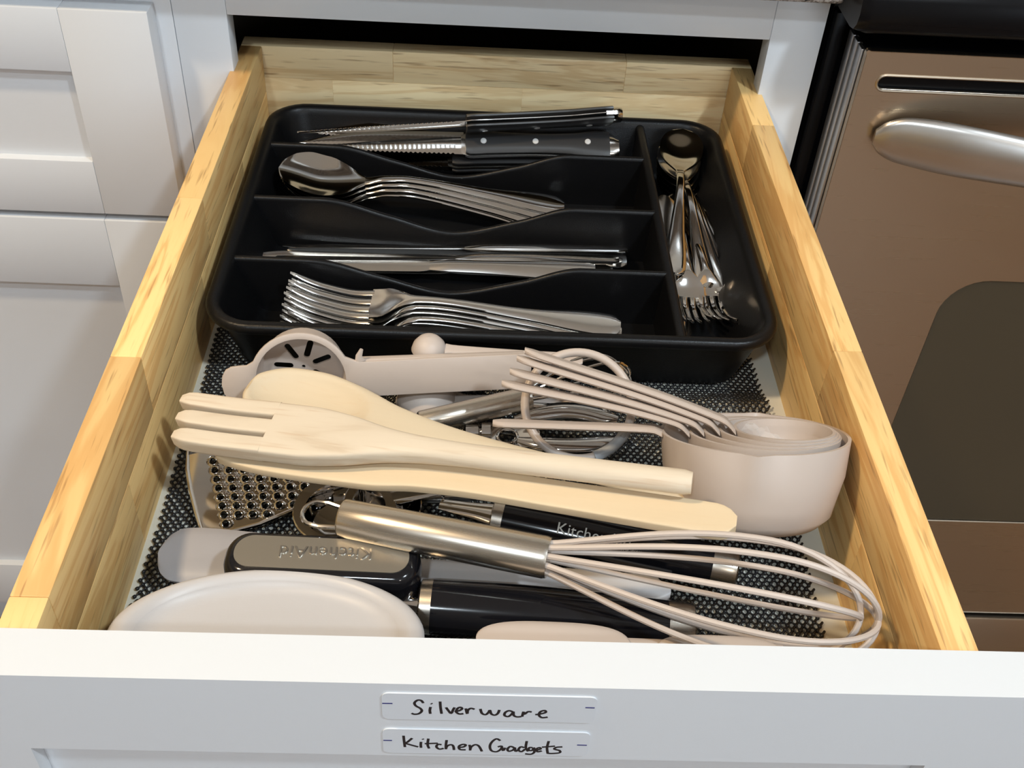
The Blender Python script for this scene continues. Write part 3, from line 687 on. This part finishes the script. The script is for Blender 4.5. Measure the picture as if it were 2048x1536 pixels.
# fork
A = at(358,840,z=0.0565); B = at(1384,966,z=0.085); L = float(np.linalg.norm(B-A))
wk = thing('wooden_fork', 'wooden three-tined fork with round handle, lying on the turner', 'fork', None, frame(A, B, roll=6))
for k in (-1, 0, 1):
    x = np.linspace(-0.002*k*1.6, 0.052, 16)
    c_ = k*np.full_like(x, 0.0120); w_ = pchip(x, [x[0],x[0]+0.003,x[0]+0.008,0.052], [0.0024,0.0036,0.0045,0.0047])
    MB().bar(x, c_-w_, c_+w_, pchip(x,[x[0],0.03,0.052],[0.0005,-0.0004,0]), pchip(x,[x[0],x[0]+0.004,0.052],[0.0066,0.0092,0.0096]), 8).build('tine', M['fork_wood'], wk, 50)
hwF = lambda x: pchip(x, [0.0515,0.07,0.09,0.115,0.135,0.16,L-0.002,L], [0.0167,0.0166,0.0140,0.0085,0.0064,0.0058,0.0060,0.0052])
thF = lambda x: pchip(x, [0.0515,0.08,0.11,0.135,L-0.002,L], [0.0096,0.0102,0.0108,0.0112,0.0114,0.0100])
eF = lambda x: pchip(x, [0.0515,0.08,0.12,0.16,L], [9,8,3.5,2.2,2.1])
for nm, x in (('head', np.linspace(0.0515, 0.135, 32)), ('handle', np.linspace(0.135, L, 34))):
    MB().bar(x, -hwF(x), hwF(x), np.zeros_like(x), thF(x), eF(x), 32).build(nm, M['fork_wood'], wk, 50)

# ------------------------------------------------------------------ egg separator, standing on edge against the tray
A = at(442,765,Y=0.198); B = at(1062,742,Y=0.214); L = float(np.linalg.norm(B-A))
eg = thing('egg_separator', 'pinkish beige egg separator standing on edge, its slotted cup facing the camera', 'egg separator', None, frame(A, B, up=(-0.34,-0.88,0.26)))
cx, rr_ = 0.0445, 0.0285
# rim plate with tab, ring and handle
out = []
for k in range(41):
    a = math.radians(200-k*220/40*1.0) if False else None
tab = [(0.008,-0.0135),(0.0035,-0.0110),(0.0012,-0.0065),(0.0004,-0.001),(0.0012,0.004),(0.0032,0.0075),(0.0065,0.0092),(0.0105,0.0096),(0.015,0.0098)]
arc_t = [(cx+rr_*math.cos(math.radians(a)), rr_*math.sin(math.radians(a))) for a in range(155, 24, -8)]
hnd = [(0.076,0.0102),(0.0815,0.0098),(0.12,0.0105),(L-0.004,0.0110),(L,0.008),(L,-0.008),(L-0.004,-0.0105),(0.12,-0.0110),(0.078,-0.0118)]
arc_b = [(cx+rr_*math.cos(math.radians(a)), rr_*math.sin(math.radians(a))) for a in range(-30, -150, -8)]
plate(MB(), tab+arc_t+hnd+arc_b+[(0.014,-0.0135)], [ell(cx,0,rr_-0.0035,rr_-0.0035,40)], -0.0012, 0.0012).build('rim_and_handle', M['beige'], eg, 35, 0.0003)
MB().tube([(0.078,0.010,0),(0.0775,0.0135,0.0),(0.0792,0.0172,0.0)], [0.0030,0.0018,0.0010], 8, True, 0.0012).build('hook_tab', M['beige'], eg)
MB().box((0.079,0.0088,-0.0060),(L-0.004,0.0105,-0.0008)).build('handle_lip', M['beige'], eg, 40, 0.0004)
cup_w = MB().lathe([(rr_-0.0032,0.0008),(rr_-0.0042,-0.006),(rr_-0.0060,-0.0190),(rr_-0.0072,-0.0205),(rr_-0.0050,-0.0203),(rr_-0.0028,-0.006),(rr_-0.0018,0.0)], 40).build('cup_wall', M['beige'], eg); cup_w.location = (cx,0,0)
slots = []
for k in range(7):
    a = 2*math.pi*k/7+0.35; ca, sa = math.cos(a), math.sin(a)
    slots.append([(ca*u-sa*v_, sa*u+ca*v_) for u, v_ in rrect(0.0058, 0.0170, -0.0018, 0.0018, 0.0017, 3)])
fl_ = plate(MB(), ell(0,0,rr_-0.0058,rr_-0.0058,40), slots+[ell(0,0,0.0011,0.0011,10)], -0.0204, -0.0186).build('slotted_base', M['beige'], eg, 35); fl_.location = (cx,0,0)

# beige measuring spoons
def mspoon(name, label, A, B, r, roll, L=None):
    A = np.array(A); B = np.array(B); Ln = float(np.linalg.norm(B-A)) if L is None else L
    t = thing(name, label, 'measuring spoon', 'beige measuring spoons behind the egg separator', frame(A, B, roll=roll))
    b_ = MB().lathe([(0.0001,-r*0.85),(r*0.35,-r*0.80),(r*0.65,-r*0.62),(r*0.88,-r*0.32),(r*0.98,0),(r*0.90,0),(r*0.80,-r*0.28),(r*0.58,-r*0.52),(r*0.3,-r*0.68),(0.0001,-r*0.72)], 32).build('bowl', M['beige_matte'], t); b_.location = (0,0,0)
    x = np.linspace(r*0.9, Ln, 24)
    MB().strip(x, pchip(x,[x[0],r*1.4,Ln*0.6,Ln-0.004,Ln],[r*0.42,0.0036,0.0042,0.0055,0.003]), pchip(x,[x[0],Ln],[-0.0012,-0.0005]), np.full_like(x,0.0024), None, 8).build('handle', M['beige_matte'], t)
    return t
mspoon('measuring_spoon', 'small beige measuring spoon upside down against the tray front', at(858,698,z=0.046), at(1165,722,z=0.046), 0.0105, 180)
mspoon('measuring_spoon', 'large beige measuring spoon upside down in shade under the egg separator', at(852,802,z=0.012), at(1165,800,z=0.014), 0.0185, 180)

# ------------------------------------------------------------------ beige measuring cups, nested, with ring
GC = 'nested beige measuring cups leaning in the drawer'
def mcup(label, M4, r, depth, hl, rise, hw=0.0065, spout=True):
    """rim plane is local XY, cup centre at origin, handle along -X"""
    t = thing('measuring_cup', label, 'measuring cup', GC, M4)
    n = 72; prof = [(0.0001,-depth),(r*0.55,-depth),(r*0.74,-depth+0.0015),(r*0.855,-depth+0.007),(r*0.90,-depth+0.016),(r*0.965,-depth*0.4),(r,0.0)]
    inn = [(r-0.0017,0.0),(r*0.965-0.0017,-depth*0.4),(r*0.90-0.0017,-depth+0.017),(r*0.84-0.001,-depth+0.0085),(r*0.72,-depth+0.0032),(r*0.5,-depth+0.002),(0.0001,-depth+0.002)]
    pz = prof+inn; rings = []
    for R, z in pz:
        ring_ = []
        for k in range(n):
            a = 2*math.pi*k/n; da = abs((a-math.radians(265)+math.pi) % (2*math.pi)-math.pi); da2 = abs((a-math.radians(82)+math.pi) % (2*math.pi)-math.pi)
            e = 0
            if spout:
                for dd_ in (da, da2): e += 0.0042*max(0, 1-dd_/0.16)*max(0, 1+z/0.012)
            ring_.append(((R+e)*math.cos(a), (R+e)*math.sin(a), z))
        rings.append(ring_)
    MB().loft(rings, False, False).build('cup_body', M['beige'], t, 45)
    E_ = hl; x = np.concatenate([np.linspace(E_[0], -r-0.012, 24), np.linspace(-r-0.011, -r*0.985, 10)]); Lx = -r-E_[0]
    hwv = pchip(x, [E_[0],E_[0]+0.0015,E_[0]+0.007,E_[0]+Lx*0.5,-r-0.010,-r*0.985], [0.0018,0.0042,hw,hw*0.92,hw*1.0,hw*1.5])
    sl = E_[2]/Lx; sy = E_[1]/Lx
    zz = pchip(x, [E_[0],-r-0.010,-r-0.004,-r*0.985], [E_[2],sl*0.010+rise,sl*0.004+rise*0.7,-0.0016])
    yc = np.clip((-r-x), 0, 1)*sy
    MB().strip(x, hwv, zz, np.full_like(x,0.0034), None, 8, y0=yc).build('handle', M['beige'], t)
    return t
def cup_frame(J, E, r, tilt):
    """J: where the handle meets the rim, E: free end of the handle"""
    J = np.array(J); E = np.array(E); xd = (J-E)/np.linalg.norm(J-E)
    up = np.array([0, math.sin(math.radians(tilt)), math.cos(math.radians(tilt))])
    Mx = frame(J+xd*r, J+xd*(r+0.1), up=up); return Mx, float(np.linalg.norm(J-E))
RO = 0.0478
M0, _h = cup_frame(at(1321,858,z=0.066), at(986,846,z=0.058), RO, 31)
CU = [((986,846),0.058,RO,0.046,0.0,0.0,'largest measuring cup, outermost of the nest, with a pouring notch'),
      ((1004,766),0.073,0.0385,0.035,0.0045,0.0004,'second largest measuring cup, inside the largest, lowest of the four upper handles'),
      ((1020,742),0.077,0.0345,0.031,0.0078,0.0012,'middle measuring cup of the nest, third handle from the bottom'),
      ((1034,716),0.081,0.0300,0.027,0.0112,0.0020,'second smallest measuring cup, handle just under the topmost handle'),
      ((1050,701),0.084,0.0255,0.023,0.0146,0.0028,'smallest measuring cup of the nest with the topmost handle')]
for (e, ze, r, dpth, sh, up_, lab) in CU:
    Mx = M0 @ Matrix.Translation((sh, -sh*0.12, up_))
    El = Mx.inverted() @ Vector(tuple(at(*e, z=ze)))
    mcup(lab, Mx, r, dpth, El, 0.0 if r == RO else 0.0022, spout=(r > 0.045))
# ring through the handles
c0 = at(1157,810,z=0.050); v_ = (CAM-c0)/np.linalg.norm(CAM-c0)
nrm = Vector((0.05,-0.62,0.78)); Mr = frame(c0, c0+np.array([1,0,0.0]), up=nrm)
rgt = thing('binder_ring', 'beige plastic ring looped around the measuring cup handles', 'ring', None, Mr)
RR = 0.0295
MB().tube([(RR*math.cos(a), RR*math.sin(a), 0) for a in np.radians(np.arange(-25, 291, 5))], 0.0024, 12).build('ring_band', M['beige'], rgt)
MB().tube([(RR*math.cos(a), RR*math.sin(a), 0) for a in np.radians(np.arange(-72, -18, 6))], 0.0031, 12, True).build('clasp', M['clasp'], rgt)
MB().tube([((RR)*math.cos(a), (RR)*math.sin(a), 0.0028) for a in np.radians(np.arange(-36, -24, 4))], 0.0012, 8).build('clasp_button', M['clasp'], rgt)
# clear film in the cups
A = at(1490,850,z=0.080); B = at(1600,900,z=0.078)
fm = thing('clear_film', 'crumpled clear plastic film inside the measuring cups', 'plastic film', None, frame(A, B, roll=-20))
g_ = MB(); nx, ny = 12, 6; vv = [(0.036*i/(nx-1), 0.016*(j/(ny-1)-0.5)*(1-0.6*i/(nx-1)), rng.normal(0,0.0009)) for i in range(nx) for j in range(ny)]
g_.add(vv, [(i*ny+j,(i+1)*ny+j,(i+1)*ny+j+1,i*ny+j+1) for i in range(nx-1) for j in range(ny-1)]).build('sheet', M['film'], fm, 10)

# ------------------------------------------------------------------ metal whisk under the cup handles
def loop_pts(w, l, n=13): return [(-l+l*0 - l*0 + (-math.sin(math.pi*k/(n-1)))*0 , 0, 0) for k in range(n)]
def hang_loop(x0, l, w):
    P = [(x0+0.006, -w*0.6, 0), (x0, -w*0.8, 0), (x0-l*0.45, -w, 0)]
    P += [(x0-l+w-w*math.sin(math.radians(a)), -w*math.cos(math.radians(a)), 0) for a in range(20, 161, 20)]
    P += [(x0-l*0.45, w, 0), (x0, w*0.8, 0), (x0+0.006, w*0.6, 0)]
    return P
def whisk(name, label, M4, Lh, rh, Lw, rw, wr, wmat, nloops, loop=(0.022,0.0065)):
    t = thing(name, label, 'whisk', None, M4)
    MB().tube([(0,0,0),(0.0006,0,0),(0.0015,0,0),(Lh*0.3,0,0),(Lh-0.002,0,0),(Lh,0,0)], [rh*0.80,rh*0.93,rh*0.98,rh,rh*1.02,rh*0.97], 28).build('handle', M['brushed'], t)
    MB().tube(hang_loop(0, *loop), 0.0012, 8, True).build('hanging_loop', M['steel'], t)
    for k in range(nloops):
        a = math.pi*k/nloops+0.18; P = []
        sc_ = 1.0-0.05*(k % 2)
        r0 = rh*0.62; rk = rw*(1-0.06*(k % 2)); xw = 0.70
        half = []
        for u in np.linspace(0, 1, 16)[:-1]: half.append((u*xw, r0+(rk-r0)*(math.sin(u*math.pi/2)**1.15)))
        for ph in np.linspace(0, math.pi/2, 15): half.append((xw+(1-xw)*math.sin(ph), rk*math.cos(ph)))
        full = half+[(a_, -b__) for a_, b__ in half[-2::-1]]
        P = [(Lh-0.004+Lw*sc_*a_, b__*math.cos(a), b__*math.sin(a)) for a_, b__ in full]
        MB().tube(P, wr, 8, True).build('wire', wmat, t)
    return t
A = at(838,846,z=0.030); B = at(1060,796,z=0.033)
whisk('metal_whisk', 'small all-metal whisk with brushed handle under the measuring cup handles', frame(A, B), float(np.linalg.norm(B-A)), 0.0068, 0.066, 0.018, 0.0009, M['steel'], 4)

# chrome hinged press inside the ring
A = at(925,872,z=0.020); B = at(1275,872,z=0.024)
cp = thing('garlic_press', 'chrome hinged hand press lying inside the beige ring', 'kitchen tool', None, frame(A, B))
x = np.linspace(0.030, 0.088, 22)
for yo, zz0, rl in ((-0.006,0.0,1), (0.007,0.004,-1)):
    MB().tube([(xi, yo-0.006*rl*math.sin((xi-0.03)/0.058*math.pi)*1.0, zz0+0.003*math.sin((xi-0.03)/0.058*math.pi)) for xi in x], list(pchip(x,[0.03,0.045,0.08,0.088],[0.003,0.0058,0.0062,0.003])), 14, True, 0.0045).build('handle', M['chrome'], cp)
MB().tube([(0.001,0,0.002),(0.002,0,0.002),(0.009,0,0.002),(0.010,0,0.002),(0.011,0,0.002),(0.016,0,0.002),(0.017,0,0.002)], [0.003,0.0055,0.0055,0.004,0.0065,0.0065,0.003], 18).build('pivot_screw', M['chrome'], cp)
plate(MB(), rrect(0.016,0.044,-0.013,0.010,0.006), [ell(0.0255,-0.0045,0.0052,0.0052,20)], 0.000, 0.0035).build('head_plate', M['chrome'], cp, 35, 0.0005)
MB().tube([(0.0255+0.0056*math.cos(a), -0.0045+0.0056*math.sin(a), 0.004) for a in np.linspace(0,2*math.pi,25)[:-1]], 0.0010, 8, closed=True).build('hole_collar', M['chrome'], cp)
for k in range(6):
    MB().box((0.044+0.007*k,0.0095,0.006),(0.0475+0.007*k,0.0135,0.0095)).build('tooth', M['chrome'], cp, 40, 0.0005)

# ------------------------------------------------------------------ grater
A = at(384,985,z=0.012); B = at(640,985,z=0.012); gm = frame(A, B, roll=6)
gr = thing('hand_grater', 'fan-shaped steel hand grater with rows of round holes at left', 'grater', None, gm)
gout = []
P_px = [(378,912),(376,945),(382,985),(392,1025),(403,1060),(450,1062),(520,1045),(590,1018),(640,985),(640,930),(560,905),(470,893)]
Mi = np.array(gm.inverted())
def loc_g(p):
    wpt = at(*p, z=0.012+0.0); q_ = Mi @ np.array([*wpt, 1]); return q_[:2]
gout = [tuple(loc_g(p)) for p in P_px]
holes = []
for r_ in range(8):
    for c_ in range(9):
        hx_, hy_ = 428+c_*28.5+r_*3.4, 930+r_*16.4+c_*(-0.4)
        if hy_ > 1062-(hx_-420)*0.30 or hx_ > 615: continue
        if hx_ < 418+ (hy_-930)*0.18: continue
        q_ = loc_g((hx_, hy_)); holes.append(q_)
plate(MB(), gout, [ell(hx_,hy_,0.0018,0.0017,12) for hx_, hy_ in holes], -0.0005, 0.0005).build('grating_plate', M['steel'], gr, 30)
for hx_, hy_ in holes:
    o = MB().lathe([(0.0040,0.0000),(0.0035,0.0005),(0.0028,0.0012),(0.0021,0.0016),(0.0018,0.0013),(0.0017,-0.0004)], 16).build('grating_tooth', M['steel'], gr); o.location = (hx_, hy_, 0.0004); o.rotation_euler = (0.25,0,0)
    if hx_ is holes[0][0]: pass
MB().tube([(x_, y_, 0.001) for x_, y_ in gout], 0.0013, 8, closed=True).build('folded_rim', M['steel'], gr)
x = np.linspace(0.062, 0.15, 16)
MB().strip(x, pchip(x,[0.062,0.08,0.15],[0.012,0.0065,0.0075]), np.zeros_like(x), np.full_like(x,0.003), None, 8).build('handle', M['steel_worn'], gr)

# steel scoops beside the grater
def scoop(label, px, z, r, roll, lx):
    c_ = at(*px, z=z); t = thing('steel_scoop', label, 'scoop', 'steel scoops beside the grater', frame(c_, c_+np.array([1,lx,0]), roll=roll))
    MB().lathe([(r,0),(r+0.0006,0.0006),(r,0.0012),(r*0.80,0.0002),(r*0.74,-0.003),(r*0.66,-0.010),(r*0.45,-0.0135),(0.0001,-0.0145),(0.0001,-0.0155),(r*0.46,-0.0145),(r*0.68,-0.0108),(r*0.78,-0.003),(r*0.84,-0.0012)], 48).build('bowl', M['chrome'], t)
    x = np.linspace(r*0.96, r+0.06, 14)
    MB().strip(x, np.full_like(x,0.0055), np.full_like(x,0.0004), np.full_like(x,0.0016), None, 8).build('handle', M['chrome'], t)
scoop('shiny steel scoop with wide rim under the big whisk handle', (690,1018), 0.028, 0.0262, -4, 0.35)
scoop('steel scoop peeking out right of the wide-rimmed scoop', (765,1008), 0.024, 0.0200, 4, 0.55)

# ------------------------------------------------------------------ big whisk
A = at(682,1036,z=0.052); B = at(1098,1116,z=0.058)
whisk('balloon_whisk', 'large whisk with brushed steel handle and beige coated wires', frame(A, B, up=(0,-0.1,1)), float(np.linalg.norm(B-A)), 0.0098, 0.152, 0.0285, 0.00145, M['beige_matte'], 5, (0.0195,0.0072))

# ------------------------------------------------------------------ text helper
def text_part(name, body, size, m, parent, M4, ext=0.0003, xs=1.0, spacing=1.0):
    cu = bpy.data.curves.new(name, 'FONT'); cu.body = body; cu.size = size; cu.extrude = ext; cu.align_x = 'CENTER'; cu.align_y = 'CENTER'
    cu.space_character = spacing; cu.resolution_u = 3
    tmp = bpy.data.objects.new(name+'_tmp', cu); C.objects.link(tmp); bpy.context.view_layer.update()
    me = bpy.data.meshes.new_from_object(tmp.evaluated_get(bpy.context.evaluated_depsgraph_get()))
    bpy.data.objects.remove(tmp); bpy.data.curves.remove(cu)
    me.materials.clear(); o = mkobj(name, me, m, parent, 0); o.matrix_local = M4 @ Matrix.Scale(xs, 4, (1,0,0)); return o

# ------------------------------------------------------------------ black can opener handle with badge
A = at(446,1098,z=0.046); B = at(842,1116,z=0.048); L = float(np.linalg.norm(B-A))
co = thing('can_opener', 'black can opener with a grey inlaid badge on its handle', 'can opener', None, frame(A, B, roll=5))
rg = []
for z, ins in ((-0.030,0.0045),(-0.0285,0.0022),(-0.024,0.0006),(-0.010,0.0),(-0.004,0.0006),(-0.0012,0.0022),(0.0,0.0045)):
    rg.append([(x_, y_+0.0014*math.sin(math.pi*max(0,min(1,x_/L))), z) for x_, y_ in rrect(0+ins, L-ins, -0.0155+ins, 0.0125-ins, 0.0115-ins*0.8, 8)])
MB().loft(rg).build('handle', M['gloss_black'], co, 60)
bd = [(x_, y_+0.0014*math.sin(math.pi*max(0,min(1,x_/L)))) for x_, y_ in rrect(0.0055, L-0.0055, -0.0100, 0.0078, 0.0085, 8)]
bdg = plate(MB(), bd, [], -0.0006, 0.0006).build('badge', M['badge'], co, 30)
text_part('lettering', 'KitchenAid', 0.0092, M['badge_text'], bdg, Matrix.Translation((L*0.52,0.0004,0.0008)) @ Matrix.Rotation(math.pi+0.02,4,'Z'), 0.0004, 1.02, 1.05)
MB().tube([(L*0.86,-0.004,-0.030),(L*0.90,-0.004,-0.034),(L*0.95,-0.004,-0.036),(L*1.02,-0.004,-0.036)], 0.0035, 10).build('steel_neck', M['steel'], co)

# black cylindrical handles with steel bands
def black_handle(name, label, cat, A, B, r, parts, tap=(1,1.04,0.96,0.86)):
    A = np.array(A); B = np.array(B); L = float(np.linalg.norm(B-A))
    t = thing(name, label, cat, None, frame(A, B)); xs = np.linspace(0.006, L-0.013, 24)
    MB().tube([(x_,0,0) for x_ in xs], list(r*pchip(xs,[xs[0],L*0.35,L*0.7,xs[-1]],tap)), 28).build('grip', M['gloss_black'], t)
    MB().tube([(0,0,0),(0.0008,0,0),(0.0062,0,0)], [r*0.86,r*0.97,r*1.01], 28).build('front_band', M['brushed'], t)
    rc = r*tap[-1]
    MB().tube([(L-0.0132,0,0),(L-0.004,0,0),(L-0.001,0,0),(L,0,0)], [rc*1.005,rc,rc*0.93,rc*0.75], 28).build('end_cap', M['brushed'], t)
    return t, L
t1, L1 = black_handle('ice_cream_scoop', 'glossy black handled scoop with steel bands at the drawer front', 'scoop', at(838,1212,z=0.026), at(1388,1252,z=0.026), 0.0132, None)
MB().tube([(-0.030,0,0.002),(-0.015,0,0.0005),(0.001,0,0)], [0.005,0.0045,0.0055], 16).build('steel_neck', M['steel'], t1)
sb = MB().lathe([(0.0001,-0.014),(0.010,-0.0125),(0.017,-0.007),(0.020,0.0),(0.0192,0.0),(0.016,-0.0065),(0.0095,-0.0115),(0.0001,-0.013)], 32).build('scoop_bowl', M['steel'], t1); sb.location = (-0.046,0,0.0)
t2, L2 = black_handle('vegetable_peeler', 'glossy black handled tool embossed with lettering, steel neck at left', 'peeler', at(984,1036,z=0.026), at(1474,1140,z=0.024), 0.0115, None, (0.95,1.04,1.0,0.92))
x = np.linspace(-0.028, 0.004, 12)
MB().strip(x, pchip(x,[-0.028,-0.01,0.004],[0.0035,0.0055,0.0085]), np.full_like(x,0.002), pchip(x,[-0.028,0.004],[0.003,0.010]), None, 10, p=3).build('steel_neck', M['steel'], t2)
MB().tube([(-0.027,0.004,0.002),(-0.029,0.006,0.007),(-0.028,0.008,0.013),(-0.0272,0.009,0.017)], 0.0008, 8).build('wire_hook', M['steel'], t2)
vdir = Matrix.Rotation(math.radians(32),4,'X')
text_part('lettering', 'KitchenAid', 0.0085, M['badge'], t2, vdir @ Matrix.Translation((L2*0.42,0,0.0118)), 0.0002)
text_part('small_lettering', "FOR THE WAY IT'S MADE.", 0.0024, M['badge_text'], t2, vdir @ Matrix.Translation((L2*0.60,-0.0035,0.0114)), 0.0001)

# ------------------------------------------------------------------ silicone spatulas
A = at(318,1106,z=0.020); B = at(1338,1192,z=0.016); L = float(np.linalg.norm(B-A))
sg = thing('silicone_spatula', 'grey silicone spatula with rounded head by the left drawer wall', 'spatula', None, frame(A, B, roll=8))
x = np.concatenate([np.linspace(0,0.012,14), np.linspace(0.0135,0.075,18)])
MB().strip(x, pchip(x,[0,0.001,0.004,0.010,0.02,0.05,0.075],[0.002,0.0060,0.0115,0.0152,0.0160,0.0150,0.0080]), pchip(x,[0,0.075],[0.0,0.002]), pchip(x,[0,0.02,0.075],[0.003,0.006,0.008]), None, 12, p=5).build('head', M['grey_sil'], sg)
x = np.linspace(0.0745, L, 30)
MB().strip(x, pchip(x,[0.0745,0.10,L-0.03,L-0.008,L-0.002,L],[0.0080,0.0075,0.0095,0.0090,0.0060,0.002]), np.full_like(x,0.002), np.full_like(x,0.0075), None, 12, p=4).build('handle', M['pale_rim'], sg)
def spat_head(label, px, z, a, b_, roll):
    c_ = at(*px, z=z); t = thing('silicone_spatula', label, 'spatula', 'beige spatulas against the drawer front', frame(c_, c_+np.array([1,-0.02,0]), roll=roll))
    x = a*np.sin(np.linspace(-math.pi/2, math.pi/2, 30)); hw = b_*(1-np.abs(x/a)**3.2)**(1/2.2)+0.0008
    MB().strip(x, hw, np.zeros_like(x), 0.0025+0.004*(1-np.abs(x/a)**2), None, 14, p=4).build('head', M['beige_matte'], t)
    x = np.linspace(a*0.9, a+0.07, 12); MB().strip(x, np.full_like(x,0.0055), np.full_like(x,-0.003), np.full_like(x,0.005), None, 8, p=3).build('handle', M['beige_matte'], t)
spat_head('beige spatula head peeking over the middle of the drawer front', (1106,1284), 0.045, 0.0345, 0.0095, 0)
spat_head('beige spatula head barely showing over the drawer front near the whisk wires', (1440,1302), 0.045, 0.028, 0.0070, 0)

# oval spoon rest leaning at the front left
c_ = at(533,1266,z=0.050)
ls = thing('spoon_rest', 'large pale oval spoon rest with fine textured middle at the front left', 'spoon rest', None, frame(c_, c_+np.array([1,0.02,-0.01]), roll=-9))
AX, BY = 0.0690, 0.0405
MB().lathe([(0.0001,-0.0062),(0.45,-0.0058),(0.70,-0.0050),(0.80,-0.0036),(0.84,-0.0010)], 72, sx=AX, sy=BY).build('dish', M['pale'], ls, 60)
MB().lathe([(0.84,-0.0010),(0.88,0.0012),(0.92,0.0018),(0.965,0.0012),(0.99,0.0),(1.0,-0.0012),(0.985,-0.0028),(0.90,-0.0022),(0.80,-0.0060),(0.45,-0.0080),(0.0001,-0.0084)], 72, sx=AX, sy=BY).build('rim', M['pale_rim'], ls, 60)
